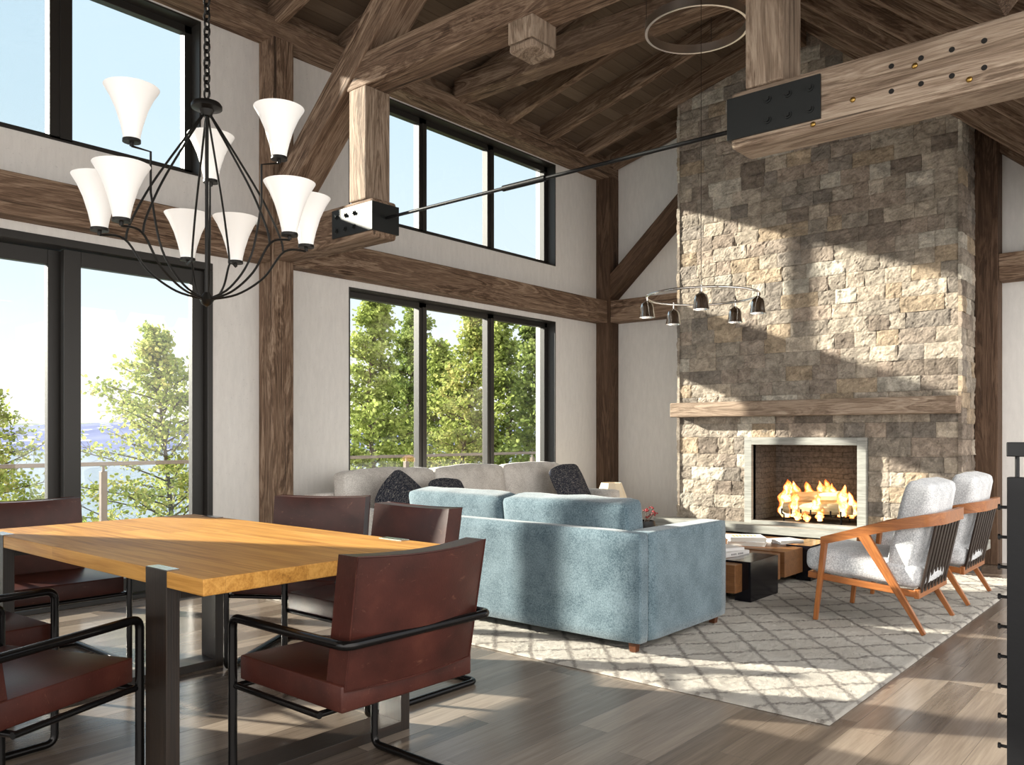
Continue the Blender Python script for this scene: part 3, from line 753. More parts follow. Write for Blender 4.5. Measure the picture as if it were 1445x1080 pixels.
# ================================================================ DINING TABLE
TZ = .77; tx0, tx1, ty0, ty1 = -4.25, -2.304, 1.276, 2.30
cxt, cyt = (tx0+tx1)/2, (ty0+ty1)/2
DT = thing('dining_table', 'golden oak dining table with black steel leg frames', 'table', (cxt, cyt, 0))
bm = bmesh.new(); nb = 7
MT['oaktop'] = boards('oak_top_boards', [(.17, .062, .010), (.40, .185, .036), (.56, .29, .07)], (ty1-ty0)/7, 3.0, .0006, rough=.5, spec=.25, axis='x', bs=.06, grainc=.88, st=(.36, .54, .72))
box('tabletop', tx0-cxt, tx1-cxt, ty0-cyt, ty1-cyt, TZ-.052, TZ, MT['oaktop'], DT, .003, 'x')
for (a, b) in ((-2.665, -2.526), (-4.093, -3.954)):
    for (c, d) in ((ty0-.002, ty0+.043), (ty1-.043, ty1+.002)):
        lg = box('leg', a-cxt, b-cxt, c-cyt, d-cyt, 0, TZ+.001, MT['tleg'], DT, .0015, 'z')
        box('leg_cap', -(TZ+.001)/2+TZ+.001, -(TZ+.001)/2+TZ+.0035, -(d-c)/2+.001, (d-c)/2-.001, -(b-a)/2+.001, (b-a)/2-.001, MT['cap'], lg, 0)
    box('foot_bar', a-cxt, b-cxt, ty0+.043-cyt, ty1-.043-cyt, 0, .04, MT['tleg'], DT, .0015, 'y')
    box('top_bar', a-cxt, b-cxt, ty0+.043-cyt, ty1-.043-cyt, TZ-.092, TZ-.053, MT['tleg'], DT, .0015, 'y')

# ================================================================ LEATHER CHAIRS (front of seat at y=0, facing +y)
def leather_chair():
    root = thing('dining_armchair', None, None)
    le = MT['leather']
    bm = bmesh.new(); bm_box(bm, -.2725, .2725, -.27, .27, -.04, .04); bevel(bm, .006, 3)
    link('seat', bm, le, root, (0, -.272, .430), auto=40)
    # curved leaning back
    bm = bmesh.new(); n = 14; m = 8; Fv, Bv = [], []
    def surf(u, v, front):
        x = (u-.5)*2*(.262+.006*v); yb = -.541-.068*v; z = .452+.40*v
        cur = .030*(1-(2*u-1)**2)
        th = .088
        e = math.sin(PI*min(max(u, 0), 1))**.5*math.sin(PI*min(max(v, 0), 1))**.5*.010
        zz = z-(.010*(1-(2*u-1)**2) if v > .99 else 0)
        return Vector((x, (yb+th+e if front else yb-e)-cur+(.0), zz))
    for j in range(m+1):
        Fv.append([bm.verts.new(surf(i/n, j/m, True)) for i in range(n+1)]); Bv.append([bm.verts.new(surf(i/n, j/m, False)) for i in range(n+1)])
    for j in range(m):
        for i in range(n):
            bm.faces.new((Fv[j][i], Fv[j][i+1], Fv[j+1][i+1], Fv[j+1][i])); bm.faces.new((Bv[j][i], Bv[j+1][i], Bv[j+1][i+1], Bv[j][i+1]))
    for i in range(n):
        bm.faces.new((Fv[m][i], Fv[m][i+1], Bv[m][i+1], Bv[m][i])); bm.faces.new((Fv[0][i], Bv[0][i], Bv[0][i+1], Fv[0][i+1]))
    for j in range(m):
        bm.faces.new((Fv[j][0], Fv[j+1][0], Bv[j+1][0], Bv[j][0])); bm.faces.new((Fv[j][n], Bv[j][n], Bv[j+1][n], Fv[j+1][n]))
    link('backrest', bm, le, root, auto=35)
    # piping round the rear panel
    pts = [surf(i/n, 1, False) for i in range(n+1)] + [surf(1, 1-j/m, False) for j in range(1, m+1)] + [surf(1-i/n, 0, False) for i in range(1, n+1)] + [surf(0, j/m, False) for j in range(1, m)]
    tube('piping', [p+Vector((0, -.001, 0)) for p in pts], .0028, le, root, closed=True, n=6)
    fr = fillet([(-.3, -.598, .6), (-.3, -.004, .6), (-.3, -.004, .015), (-.3, -.67, .015), (.3, -.67, .015), (.3, -.004, .015), (.3, -.004, .6), (.3, -.598, .6)], .035, closed=True)
    tube('tube_frame', fr, .0145, MT['tube'], root, closed=True, n=12)
    for yy in (-.02, -.46): tube('seat_support', [(-.296, yy if yy > -.1 else yy, .377), (.296, yy, .377)], .0105, MT['tube'], root)
    for s in (-.296, .296): tube('side_support', [(s, -.006, .377), (s, -.47, .377)], .0105, MT['tube'], root)
    return root
ch0 = leather_chair()
CH = [  # front centre x,y, heading angle of +y
    ((-2.48, 1.775), R(90), 'brown leather armchair at the right end of the table, its back to the camera'),
    ((-3.035, 2.25), R(180), 'brown leather armchair on the far side of the table nearest the blue sofa'),
    ((-3.60, 2.42), R(180+33), 'angled brown leather armchair on the far side of the table near the timber post'),
    ((-4.30, 1.673), R(-90), 'brown leather armchair at the far left end of the table before the glass doors'),
    ((-2.965, 1.155), R(22.3), 'brown leather armchair in the left foreground, cut off, beside the near table leg'),
    ((-3.715, 1.262), R(4), 'brown leather armchair at the left picture edge behind the foreground one')]
for i, ((x, y), a, lab) in enumerate(CH):
    o = ch0 if i == 0 else copy_tree(ch0)
    o.location = (x, y, 0); o.rotation_euler = (0, 0, a)
    tag(o, lab, 'chair', 'leather armchairs round the dining table')

# ================================================================ BLUE SOFA
bx0, bx1, by0, by1 = -4.50, -2.377, 3.82, 4.854
SX, SY = (bx0+bx1)/2, (by0+by1)/2
BS = thing('blue_sofa', 'dusty blue fabric sofa seen from behind, facing the fireplace', 'sofa', (SX, SY, .016))
def sof(name, x0, x1, y0, y1, z0, z1, mat, root, c, r=.022, b=(0, 0, 0), n=10, w_=.0015):
    return cushion(name, (x1-x0, y1-y0, z1-z0), mat, root, ((x0+x1)/2-c[0], (y0+y1)/2-c[1], (z0+z1)/2-.016), r=r, bulge=b, n=n, wob=w_, seed=x0)
c = (SX, SY); BL = MT['blue']
sof('back', bx0, bx1-.002, by0, by0+.105, .065, .674, BL, BS, c)
sof('arm', bx1-.155, bx1, by0+.108, by1, .065, .668, BL, BS, c)
sof('arm', bx0, bx0+.155, by0+.108, by1, .065, .668, BL, BS, c)
sof('base', bx0+.158, bx1-.158, by0+.108, by1-.02, .07, .29, BL, BS, c)
mid = (bx0+bx1)/2-.03
for a, b in ((bx0+.16, mid-.003), (mid+.003, bx1-.16)):
    cushion('seat_cushion', (b-a, .80, .17), BL, BS, ((a+b)/2-SX, .11, .375-.016), r=.04, bulge=(0, 0, .015))
    cushion('back_cushion', (b-a-.004, .20, .47), BL, BS, ((a+b)/2-SX, by0+.235-SY, .592-.016), (R(8), 0, 0), r=.04, bulge=(.004, .03, .004), wob=.008, seed=a*3)
for x in (bx0+.09, bx1-.07):
    for y in (by0+.06, by1-.05):
        lathe('leg', [(0, 0), (.026, 0), (.033, .055), (0, .055)], MT['legwood'], BS, (x-SX, y-SY, 0), n=4, rot=(0, 0, PI/4), auto=10)

# ================================================================ WHITE SOFA by the window
wx0, wx1, wy0, wy1 = -5.84, -4.90, 4.12, 7.50
c = ((wx0+wx1)/2, (wy0+wy1)/2)
WS = thing('cream_sofa', 'long cream fabric sofa under the triple window', 'sofa', (*c, .016)); CR = MT['cream']
sof('back', wx0, wx0+.14, wy0, wy1, .08, .71, CR, WS, c)
sof('arm', wx0+.143, wx1, wy1-.20, wy1, .08, .615, CR, WS, c)
sof('arm', wx0+.143, wx1, wy0, wy0+.20, .08, .615, CR, WS, c)
sof('base', wx0+.145, wx1-.01, wy0+.205, wy1-.205, .08, .28, CR, WS, c)
e = [wy0+.205, 5.37, 6.336, wy1-.205]
for i in range(3):
    a, b = e[i]+.003, e[i+1]-.003
    cushion('seat_cushion', (.74, b-a, .17), CR, WS, (wx0+.56-c[0], (a+b)/2-c[1], .365-.016), r=.04, bulge=(0, 0, .015))
    cushion('back_cushion', (.20, b-a, .50), CR, WS, (wx0+.245-c[0], (a+b)/2-c[1], .645-.016), (0, R(-8), 0), r=.05, bulge=(.05, .006, .018), wob=.012, seed=a*2)
for x in (wx0+.07, wx1-.07):
    for y in (wy0+.07, wy1-.07): box('leg', x-.03-c[0], x+.03-c[0], y-.03-c[1], y+.03-c[1], 0, .068, MT['legwood'], WS, .003)
def throw(label, loc, rot, s=.46):
    bm = bmesh.new(); bm_cushion(bm, s, s, .06, r=.028, bulge=(-.03, -.03, .055), n=14, wob=.008, seed=loc[1])
    return tag(link('throw_pillow', bm, MT['knit'], None, loc, rot, smooth=True), label, 'pillow', 'dark knitted pillows on the cream sofa')
throw('dark navy knitted pillow at the right end of the cream sofa', (-5.16, 6.96, .665), (R(12), R(62), R(8)), .44)
throw('dark navy knitted pillow with a corner up, left on the cream sofa', (-5.18, 4.66, .64), Quaternion((0, 0, 1), R(-4)) @ Quaternion((0, 1, 0), R(68)) @ Quaternion((0, 0, 1), R(42)), .42)
throw('dark knitted pillow mostly hidden behind the blue sofa cushion', (-5.17, 5.22, .60), (0, R(64), R(5)), .42)

# side table + lamp
ST = thing('side_table', 'low round side table hidden behind the cream sofa arm', 'table', (-5.30, 7.92, 0))
lathe('table_top', [(0, .0), (.24, 0), (.24, .025), (0, .025)], MT['walnut'], ST, (0, 0, .30)); lathe('table_base', [(0, 0), (.16, 0), (.15, .02), (.025, .04), (.025, .30), (0, .30)], MT['black'], ST)
LP = thing('table_lamp', 'cream shaded table lamp beside the cream sofa near the corner post', 'lamp', (-5.30, 7.92, .325))
lathe('lamp_base', [(0, 0), (.05, 0), (.05, .01), (.012, .03), (.012, .10), (0, .10)], MT['brass'], LP)
lathe('lamp_shade', [(.205, .085), (.115, .33), (.112, .33), (.20, .085)], MT['shade'], LP, n=10, auto=20)

# ================================================================ COFFEE TABLE
CT = thing('coffee_table', 'low coffee table of thick wood slabs with gloss black legs', 'table', (-3.30, 6.3, .016))
def ct(name, x0, x1, y0, y1, z0, z1, m, ax='x', bev=.004): return box(name, x0+3.30, x1+3.30, y0-6.3, y1-6.3, z0-.016, z1-.016, m, CT, bev, ax)
ct('slab', -4.02, -2.60, 5.43, 6.215, .085, .285, MT['walnut']); ct('slab', -3.98, -2.60, 6.30, 7.20, .085, .285, MT['walnut'])
ct('center_board', -4.0, -2.70, 6.20, 6.32, .12, .275, MT['walnut'])
for (a, b) in ((5.543, 6.018), (6.66, 7.13)):
    for (x0, x1) in ((-2.655, -2.535), (-4.085, -3.965)):
        lg = ct('leg', x0, x1, a, b, .016, .300, MT['gloss'], 'y', .003)
    ct('leg_strap', -2.74, -2.655, a, b, .286, .300, MT['gloss'], 'y', .002)
def book(label, x, y, z, w_, d, h, rz, deco=None):
    r_ = thing('book', label, 'book', (x, y, z), rz, 'white books on the coffee table')
    box('cover', -w_/2, w_/2, -d/2, d/2, h-.003, h, MT['paper'], r_, .0005); box('cover', -w_/2, w_/2, -d/2, d/2, 0, .003, MT['paper'], r_, .0005)
    box('spine', -w_/2, -w_/2+.003, -d/2, d/2, .003, h-.003, MT['paper'], r_, .0005)
    box('pages', -w_/2+.003, w_/2-.004, -d/2+.004, d/2-.004, .003, h-.003, MT['pages'], r_, 0)
    if deco == 'gold':
        for k in range(7): box('print', -.11+.03*k, -.095+.03*k, -.07+.008*k, .05+.004*(k % 3), h, h+.0008, MT['goldink'], r_, 0)
    if deco == 'spine':
        for k in range(9):
            if k != 4: box('spine_letter', -w_/2-.0008, -w_/2, -.08+.017*k, -.069+.017*k, .012, .024, MT['greyink'], r_, 0)
    return r_
book('closed white book on the coffee table nearest the blue sofa, dark letters on its spine', -2.90, 5.86, .286, .24, .32, .035, R(170), 'spine')
book('white book lying on the letter-spined book', -2.93, 5.87, .322, .22, .28, .022, R(160))
book('lowest white book of the far stack on the coffee table', -3.03, 6.56, .286, .30, .26, .034, R(20))
book('white book with gold pattern on top of the far stack', -3.04, 6.55, .321, .29, .25, .034, R(35), 'gold')
book('thin white book beside the gold patterned one', -2.83, 6.86, .286, .24, .20, .028, R(60))
BV = thing('berry_vase', 'dark bowl of red berry twigs just over the blue sofa arm', 'vase', (-3.72, 6.05, .286))
lathe('bowl', [(0, 0), (.05, 0), (.085, .05), (.10, .15), (.09, .19), (.085, .19), (.09, .14), (0, .03)], MT['black'], BV)
rb = random.Random(3)
for i in range(9):
    a = rb.uniform(0, 6.28); l = rb.uniform(.05, .13); tip = Vector((math.cos(a)*(l+.05), math.sin(a)*(l+.05), .19+rb.uniform(.03, .09)))
    tube('twig', [(0, 0, .12), tip*.6+Vector((0, 0, .06)), tip], .0025, MT['twig'], BV, n=5)
    bm = bmesh.new()
    for k in range(5):
        q = tip+Vector((rb.uniform(-.025, .025), rb.uniform(-.025, .025), rb.uniform(-.02, .02))); bmesh.ops.create_icosphere(bm, subdivisions=1, radius=.0085, matrix=Matrix.Translation(q))
    link('berries', bm, MT['berry'], BV, smooth=True)

# ================================================================ WOODEN LOUNGE CHAIRS (local: faces -x, centre of feet at origin)
def lounge_chair():
    r_ = thing('lounge_chair', None, None); W, G = MT['chairwood'], MT['grey']
    H = .345                      # half width
    # local coordinates: x as world, offset from x=-1.667
    fxn, rxn = -.322, .322
    for s in (-1, 1):
        y = s*H
        bar('leg', (fxn, y, 0), (fxn+.058, y, .500), .026, .030, W, r_, .004, w1=.03, h1=.052)
        bar('leg', (rxn, y, 0), (-.035, y, .585), .026, .026, W, r_, .004, w1=.03, h1=.068)
        bar('seat_rail', (-.375, y*.93, .285), (.27, y*.93, .232), .026, .040, W, r_, .004)
    # bent armrest that wraps behind the back as one rail
    path = [(-.285, -H, .508), (-.05, -H, .580), (.16, -H+.002, .640), (.31, -H+.02, .672), (.375, -H+.07, .684), (.398, -.20, .688), (.402, 0, .689)]
    path = path + [(x, -y, z) for x, y, z in path[-2::-1]]
    bm = bmesh.new(); rings = []; P = [Vector(p) for p in path]
    # smooth by Catmull-Rom
    Q = []
    for i in range(len(P)-1):
        p0, p1, p2, p3 = P[max(i-1, 0)], P[i], P[i+1], P[min(i+2, len(P)-1)]
        for k in range(5):
            t = k/5; Q.append(.5*((2*p1)+(p2-p0)*t+(2*p0-5*p1+4*p2-p3)*t*t+(3*p1-p0-3*p2+p3)*t**3))
    Q.append(P[-1])
    for i, p in enumerate(Q):
        t = (Q[min(i+1, len(Q)-1)]-Q[max(i-1, 0)]); t.z = 0; t.normalize(); nrm = Vector((-t.y, t.x, 0))
        f = min(i, len(Q)-1-i)/(len(Q)/2); hh = .026+.010*min(1, f*2); ww = .015
        rings.append([bm.verts.new(p+nrm*a+Vector((0, 0, b))) for a, b in ((-ww, -hh), (ww, -hh), (ww, hh), (-ww, hh))])
    for a, b in zip(rings, rings[1:]):
        for k in range(4): bm.faces.new((a[k], a[(k+1) % 4], b[(k+1) % 4], b[k]))
    bm.faces.new(rings[0]); bm.faces.new(rings[-1][::-1])
    link('arm_rail', bm, W, r_, auto=50)
    bar('front_rail', (-.365, -H*.93, .283), (-.365, H*.93, .283), .03, .038, W, r_, .004)
    bar('rear_rail', (.275, -H*.95, .232), (.275, H*.95, .232), .03, .055, W, r_, .004)
    for k in range(8):
        y = -.270+.54*k/7
        bar('slat', (.285, y, .235), (.375, y, .665), .050, .012, MT['slat'], r_, .002)
    cushion('seat_cushion', (.70, .61, .15), G, r_, (-.055, 0, .355), (0, R(4.5), 0), r=.045, bulge=(.02, .008, .02), wob=.006)
    cushion('back_cushion', (.16, .60, .58), G, r_, (.222, 0, .615), (0, R(13.5), 0), r=.038, bulge=(.035, .004, .006), wob=.008, seed=2)
    return r_
lc = lounge_chair(); lc.location = (-1.667, 5.655, .016); tag(lc, 'wooden lounge chair with grey cushions nearer the camera', 'chair', 'grey cushioned lounge chairs')
l2 = copy_tree(lc); l2.location = (-1.667, 6.785, .016); l2['label'] = 'wooden lounge chair with grey cushions nearer the stone chimney'

# ================================================================ CHANDELIER over the table
CX, CY = -3.24, 1.81
CD = thing('chandelier', 'black iron cage chandelier with nine flared opal glass shades', 'chandelier', (CX, CY, 1.748))
ir = MT['iron']
lathe('hub', [(0, .86), (.018, .86), (.018, .85), (.055, .845), (.062, .835), (.062, .822), (.03, .815), (.02, .79), (0, .79)], ir, CD, auto=40)
lathe('finial', [(0, -.012), (.02, 0), (.03, .02), (.012, .05), (0, .05)], ir, CD)
cyl('stem', (0, 0, .03), (0, 0, .80), .008, ir, CD, n=8)
bm = bmesh.new(); z = .865; k = 0
while z < 3.30:
    m = Matrix.Translation((0, 0, z+.019)) @ Matrix.Rotation(PI/2*(k % 2)+.4, 4, 'Z') @ Matrix.Rotation(PI/2, 4, 'X')
    pts = [m @ Vector((.013*math.cos(t), .022*math.sin(t), 0)) for t in [2*PI*i/12 for i in range(12)]]
    bm_tube(bm, pts, .0048, closed=True, n=6); z += .0325; k += 1
link('chain', bm, ir, CD, smooth=True)
lathe('canopy', [(0, 0), (.07, 0), (.07, -.02), (.02, -.035), (0, -.035)], ir, CD, (0, 0, 3.30))
SH = [(.030, .0), (.033, .02), (.042, .06), (.060, .12), (.082, .17), (.103, .205), (.100, .205), (.079, .17), (.057, .12), (.039, .06), (.030, .02), (.0, .01)]
def polar(ang, r): a = R(ang+40.6); return Vector((math.cos(a)*r, math.sin(a)*r, 0))
def bez(P, n=10):
    P = [Vector(p) for p in P]; out = []
    for i in range(len(P)-1):
        p0, p1, p2, p3 = P[max(i-1, 0)], P[i], P[i+1], P[min(i+2, len(P)-1)]
        for k in range(n):
            t = k/n; out.append(.5*((2*p1)+(p2-p0)*t+(2*p0-5*p1+4*p2-p3)*t*t+(3*p1-p0-3*p2+p3)*t**3))
    out.append(P[-1]); return out
for j, A in enumerate((227, 107, -4)):
    for da, rr, zz, kr in ((-15, .405, .255, .315), (15, .405, .255, .315), (0, .31, .60, .235)):
        u = polar(A+da, 1.0); up = Vector((0, 0, 1)); hold = u*rr+up*zz
        # lower sweep from the bottom centre out to the knee
        if rr > .35:
            tube('arm', bez([up*.02, u*.12+up*.045, u*.23+up*.12, u*(kr)+up*.235, u*(rr)+up*.240], 6), .0048, ir, CD, n=7)
        else:
            tube('arm', bez([up*.02, u*.10+up*.07, u*.19+up*.20, u*.235+up*.42], 6)+[u*.235+up*(zz-.018), u*rr+up*(zz-.014)], .0048, ir, CD, n=7)
        if rr > .35: tube('rib', bez([up*.82, u*.10+up*.66, u*.22+up*.46, u*(kr-.02)+up*.30, u*(kr-.005)+up*.235], 6), .0048, ir, CD, n=7)
        bm = bmesh.new(); bm_lathe(bm, [(0, -.014), (.008, -.014), (.008, .0), (.034, .0), (.034, .012), (0, .012)], 18)
        link('shade_holder', bm, ir, CD, hold, auto=30)
        lathe('glass_shade', SH, MT['opal'], CD, hold+Vector((0, 0, .010)), n=32, auto=60)

# ================================================================ RING PENDANT over the coffee table
t_ = 6.5; F_ = Vector((-math.sin(R(40.62)), math.cos(R(40.62)), 0)); R_ = Vector((math.cos(R(40.62)), math.sin(R(40.62)), 0))
pc = (F_+R_*((991-722.5)/1171.2))*t_
RP = thing('ring_pendant', 'polished metal ring pendant with five small bell shades before the chimney', 'pendant lamp', (pc.x, pc.y, 2.285))
rr = .433
tube('ring', [(rr*math.cos(2*PI*i/64), rr*math.sin(2*PI*i/64), 0) for i in range(64)], .009, MT['chrome'], RP, closed=True, n=10)
for k, A in enumerate((180, 256, 328, 40, 110)):
    u = polar(A, rr)
    lathe('bell_shade', [(0, -.035), (.012, -.035), (.02, -.045), (.042, -.06), (.052, -.09), (.056, -.13), (.062, -.165), (.059, -.165), (.052, -.13), (.047, -.09), (.03, -.062), (0, -.055)], MT['smoke'], RP, u, n=26)
    cyl('stem', (u.x, u.y, .015), (u.x, u.y, -.04), .007, MT['chrome'], RP, n=10)
u = polar(256, rr); cyl('suspension_wire', (u.x, u.y, .0), (u.x, u.y, 2.56), .0022, MT['wire'], RP, n=6)
uc = (F_+R_*((983-722.5)/1171.2))*t_
UR = thing('ceiling_ring', 'large flat polished ring hanging high under the rafters', 'pendant lamp', (uc.x, uc.y, 4.40))
bm = bmesh.new(); n = 96; r0 = .40
V = [[bm.verts.new((q*math.cos(2*PI*i/n), q*math.sin(2*PI*i/n), z)) for q, z in ((r0, -.035), (r0, .035), (r0-.02, .035), (r0-.02, -.035))] for i in range(n)]
for i in range(n):
    a, b = V[i], V[(i+1) % n]
    for k in range(4): bm.faces.new((a[k], b[k], b[(k+1) % 4], a[(k+1) % 4]))
link('band', bm, simple('brushed_nickel_band', (.85, .83, .80), .3, 1), UR, auto=40)
for A in (60, 180, 300): u = polar(A, r0-.006); cyl('hanger', (u.x, u.y, .03), (u.x, u.y, .62), .003, MT['wire'], UR, n=6)

# ================================================================ RAILING at right edge
RL = thing('stair_railing', 'black steel railing post with cable fittings at the right picture edge', 'railing', (-.520, 3.18, 0))
box('post', -.026, .026, -.026, .026, 0, 1.06, MT['black'], RL, .002, 'z')
cyl('rod', (0, 0, 1.06), (0, 0, 1.13), .007, MT['black'], RL, n=10)
box('handrail', -.028, 1.2, -.024, .024, 1.128, 1.176, MT['black'], RL, .003)
for i in range(10):
    z = .958-.1*i
    bm = bmesh.new(); bm_tube(bm, [(0, 0, 0), (-.022, 0, 0)], .0055, n=10); bm_tube(bm, [(-.022, 0, 0), (-.030, 0, 0)], .010, n=6); link('cable_fitting', bm, MT['black'], RL, (-.026, 0, z))
    cyl('cable', (.026, 0, z), (1.2, 0, z), .003, MT['black'], RL, n=6)
box('post', 1.15, 1.20, -.026, .026, 0, 1.128, MT['black'], RL, .002, 'z')

# ================================================================ OUTSIDE
bm = bmesh.new(); bm_box(bm, -9.0, -6.36, -8, 14, -.22, -.10); S(link('deck', bm, MT['deckwood']))
DR = thing('deck_railing', 'grey metal balcony railing on the deck outside the glass doors', 'railing', (-8.65, 3, -.10))
MT['railgrey'] = simple('rail_metal', (.16, .13, .11), .5, .4)
box('handrail', -.03, .03, -11, 11, .985, 1.025, MT['railgrey'], DR, .004, 'y')
for y in (-9, -5.8, -2.6, .70, 4.82, 7.6, 10.3): 
    box('railing_post', -.03, .03, y-.03+.0, y+.03, 0, .93, MT['railgrey'], DR, .004, 'z'); box('bracket', -.01, .01, y-.012, y+.012, .93, .985, MT['railgrey'], DR, .002, 'z')
# ground falling to the lake
bm = bmesh.new(); nx, ny = 40, 30
def gz(x): 
    return -.3 if x > -9 else max(-8.4, -.3-(-9-x)*1.1) if x > -16.4 else -8.4
g = [[bm.verts.new((-6.36-34*i/nx, -20+60*j/ny, gz(-6.36-34*i/nx)-.05+.25*noise.noise(Vector((i*.5, j*.6, 3))) - (.3 if i else 0))) for i in range(nx+1)] for j in range(ny+1)]
for j in range(ny):
    for i in range(nx): bm.faces.new((g[j][i], g[j][i+1], g[j+1][i+1], g[j+1][i]))
S(link('ground', bm, MT['grass'], smooth=True))
bm = bmesh.new(); bm.faces.new([bm.verts.new(p) for p in ((-22, -900, -8), (-1800, -900, -8), (-1800, 1800, -8), (-22, 1800, -8))]); S(link('lake', bm, MT['water']))
# far shore: ridge ribbon with real depth
bm = bmesh.new(); n = 120; rows = []
for i in range(n+1):
    a = R(60+120*i/n); 
    row = []
    for k, (d, h) in enumerate(((560, 0), (600, 4), (680, 11), (790, 17), (880, 19), (1000, 6))):
        hh = h*(1+.45*noise.noise(Vector((i*.09, k*.15, 2))) + .15*noise.noise(Vector((i*.4, k, 7))))
        row.append(bm.verts.new((math.cos(a)*d, math.sin(a)*d, -8+hh)))
    rows.append(row)
for a, b in zip(rows, rows[1:]):
    for k in range(5):
        f = bm.faces.new((a[k], b[k], b[k+1], a[k+1])); f.material_index = 1 if k >= 3 else 0
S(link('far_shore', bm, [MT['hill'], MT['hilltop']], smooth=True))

# trees
def tree(name, x, y, base, top, spread, seed, leaf, label, nleaf=7000, ls=.085, dens=1.0, lowfrac=.15):
    rt = random.Random(seed); H = top-base
    root = thing(name, label, 'tree', (x, y, base), 0, 'trees outside the windows')
    bm = bmesh.new(); wb = bmesh.new()
    tr = [(.12*math.sin(i*.9+seed), .12*math.cos(i*.7+seed), H*i/10) for i in range(11)]
    bm_tube(wb, tr, .1, n=8, rads=[.02*H/2*(1-i/10.5)+.008 for i in range(11)])
    def leafat(p, s):
        q = Vector((rt.gauss(0, 1), rt.gauss(0, 1), rt.gauss(0, .6)+.9)).normalized(); a = q.orthogonal().normalized()
        a = Quaternion(q, rt.uniform(0, 6.28)) @ a; b = q.cross(a)
        w_ = s*.42; v = [bm.verts.new(p), bm.verts.new(p+a*s*.45+b*w_), bm.verts.new(p+a*s*.75+b*w_*.8+q*.01), bm.verts.new(p+a*s), bm.verts.new(p+a*s*.75-b*w_*.8+q*.01), bm.verts.new(p+a*s*.45-b*w_)]
        bm.faces.new(v)
    nb = int(84*dens); TW = 20; per = max(1, nleaf//(nb*TW)); c0 = max(0, (-2.0-base)/H)
    for i in range(nb):
        q0 = (i+rt.random())/nb; h = c0+(1-c0)*q0; az = i*2.399+rt.uniform(-.3, .3)
        ln = spread*max(.09, (1-q0)**.80)*rt.uniform(.55, 1.1)
        i0 = min(9, int(h*10)); st = Vector(tr[i0]).lerp(Vector(tr[i0+1]), min(1, h*10-i0))
        up = rt.uniform(.2, .75); d = Vector((math.cos(az), math.sin(az), up)).normalized()
        pts = [st+d*ln*k/5+Vector((0, 0, -.08*ln*(k/5)**2))+Vector((rt.uniform(-1, 1), rt.uniform(-1, 1), 0))*.03*ln for k in range(6)]
        bm_tube(wb, pts, .02, n=5, rads=[.016*(1-k/6)+.003 for k in range(6)])
        for s in range(TW):
            f = rt.uniform(.15, 1.0)*5; k = min(4, int(f)); p = pts[k].lerp(pts[k+1], f-k)
            dd = (d+Vector((rt.gauss(0, .8), rt.gauss(0, .8), rt.gauss(0, .45)))).normalized(); l2_ = ln*rt.uniform(.12, .30)+.08
            if s % 2 == 0: bm_tube(wb, [p, p+dd*l2_], .004, n=3, rads=[.005, .002])
            for _ in range(per):
                q = p+dd*l2_*rt.uniform(.1, 1.1)+Vector((rt.gauss(0, .07), rt.gauss(0, .07), rt.gauss(0, .05)))
                leafat(q, ls*rt.uniform(.6, 1.3))
    link('trunk', wb, MT['bark'], root); link('foliage', bm, leaf, root)
    return root
def at(px, t): 
    d = F_+R_*((px-722.5)/1171.2); return d.x*t, d.y*t
TR_ = [
    ('leafgold', 232, 16.5, 3.25, 2.9, 21, 'golden green tree seen through the right sliding door', 11000, .085),
    ('leafgold', -24, 15.5, 2.3, 2.5, 22, 'sparse tree at the left edge seen through the left sliding door', 9000, .085),
    ('leaf', 532, 17.0, 4.3, 1.7, 23, 'green tree filling the left pane of the lower triple window', 15000, .085),
    ('leafdark', 578, 20.5, 4.3, 2.3, 24, 'darker green tree behind the left mullion of the lower triple window', 15000, .10),
    ('leafgold', 658, 18.0, 3.9, 1.7, 25, 'light yellow green tree in the middle pane of the lower triple window', 11000, .085),
    ('leaf', 622, 19.5, 3.3, 1.9, 26, 'lower green tree in the middle pane, left of the light one', 13000, .09),
    ('leaf', 708, 17.5, 4.1, 1.5, 27, 'green tree at the left of the right hand pane of the lower triple window', 12000, .085),
    ('leafdark', 768, 16.0, 3.6, 1.7, 28, 'dark leafy tree at the right side of the right hand pane', 14000, .085)]
for m, px, t, top, spd, sd, lab, nl, ls in TR_:
    x, y = at(px, t); tree('tree', x, y, gz(x)-.6, top, spd, sd, MT[m], lab, nl, ls)

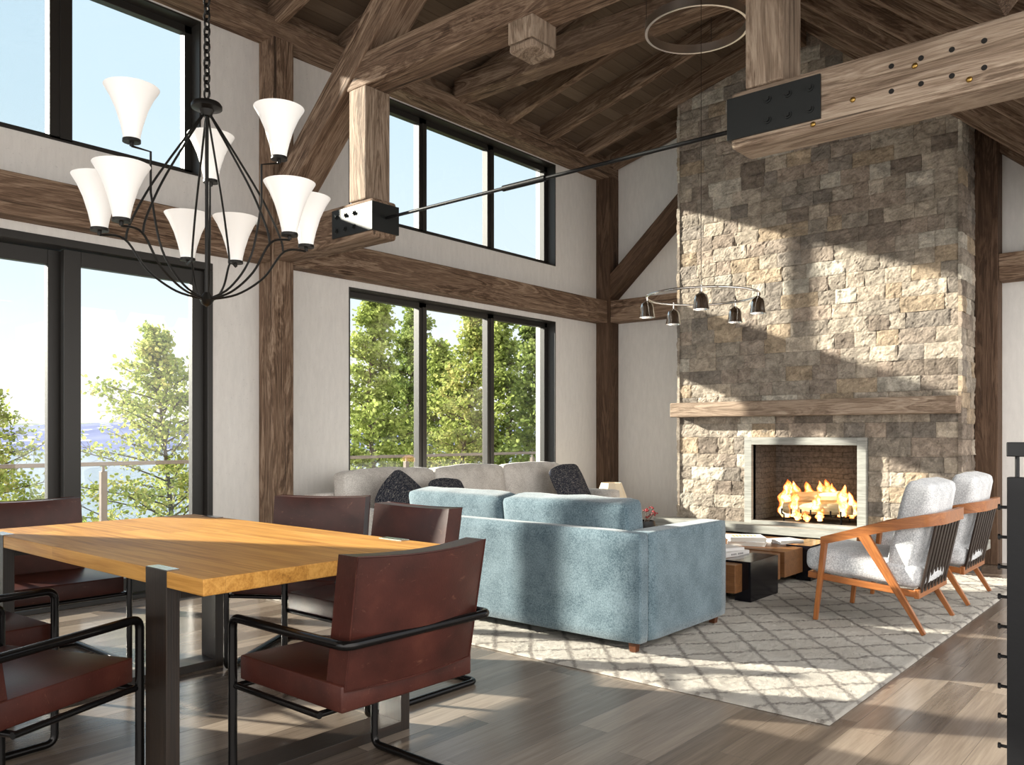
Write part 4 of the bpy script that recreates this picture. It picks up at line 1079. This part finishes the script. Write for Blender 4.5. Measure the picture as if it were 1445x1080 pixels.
# ================================================================ LIGHT
sd = Vector((2.15, 1.0, -.845)).normalized()
L = bpy.data.lights.new('sun', 'SUN'); L.energy = 12.5; L.angle = R(1.1); L.color = (1, .925, .80)
o = bpy.data.objects.new('sun', L); COL.objects.link(o); o.rotation_mode = 'QUATERNION'; o.rotation_quaternion = sd.to_track_quat('-Z', 'Y'); o.location = (-12, -4, 8)
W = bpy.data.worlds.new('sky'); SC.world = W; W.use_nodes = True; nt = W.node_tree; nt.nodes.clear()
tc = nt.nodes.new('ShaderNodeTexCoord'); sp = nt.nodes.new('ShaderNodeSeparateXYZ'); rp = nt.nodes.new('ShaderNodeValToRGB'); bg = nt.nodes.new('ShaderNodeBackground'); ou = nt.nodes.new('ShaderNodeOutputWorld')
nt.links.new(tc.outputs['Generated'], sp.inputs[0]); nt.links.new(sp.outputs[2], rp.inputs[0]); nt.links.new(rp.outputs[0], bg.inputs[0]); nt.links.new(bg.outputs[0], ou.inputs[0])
e = rp.color_ramp.elements; st = [(0.0, (1.0, .96, .90)), (.06, (.98, .98, .97)), (.16, (.80, .90, .97)), (.34, (.66, .82, .95)), (1.0, (.50, .68, .95))]
while len(e) < len(st): e.new(.5)
for k, (p, c_) in enumerate(st): e[k].position = p; e[k].color = (*c_, 1)
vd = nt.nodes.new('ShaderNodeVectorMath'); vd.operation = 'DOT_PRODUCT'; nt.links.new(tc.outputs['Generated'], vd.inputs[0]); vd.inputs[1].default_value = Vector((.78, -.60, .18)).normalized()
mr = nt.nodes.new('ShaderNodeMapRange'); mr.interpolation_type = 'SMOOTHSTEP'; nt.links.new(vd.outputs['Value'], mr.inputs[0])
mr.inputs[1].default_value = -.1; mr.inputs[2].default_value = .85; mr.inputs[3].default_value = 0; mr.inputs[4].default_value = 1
mx = nt.nodes.new('ShaderNodeMix'); mx.data_type = 'RGBA'; nt.links.new(mr.outputs[0], mx.inputs[0]); nt.links.new(rp.outputs[0], mx.inputs[6]); mx.inputs[7].default_value = (2.95, 2.85, 2.70, 1)   # added fill glow from the unseen side away from the lake, brightens the room
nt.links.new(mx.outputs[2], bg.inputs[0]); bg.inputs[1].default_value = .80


# ================================================================ CAMERA
cam = bpy.data.cameras.new('camera'); co = bpy.data.objects.new('camera', cam); COL.objects.link(co)
cam.sensor_fit = 'HORIZONTAL'; cam.sensor_width = 36; cam.lens = 1171.2*36/1445; cam.shift_y = 74/1445; cam.clip_end = 5000; cam.clip_start = .05
co.location = (0, 0, 1.2); co.rotation_euler = (R(90), 0, R(40.62)); SC.camera = co
vs = SC.view_settings; vs.view_transform = 'Standard'; vs.look = 'None'; vs.exposure = 0.62; vs.gamma = 1; vs.use_curve_mapping = False
cy = SC.cycles; cy.max_bounces = 10; cy.diffuse_bounces = 5; cy.glossy_bounces = 4; cy.transmission_bounces = 6; cy.transparent_max_bounces = 16; cy.use_denoising = True; cy.sample_clamp_indirect = 8
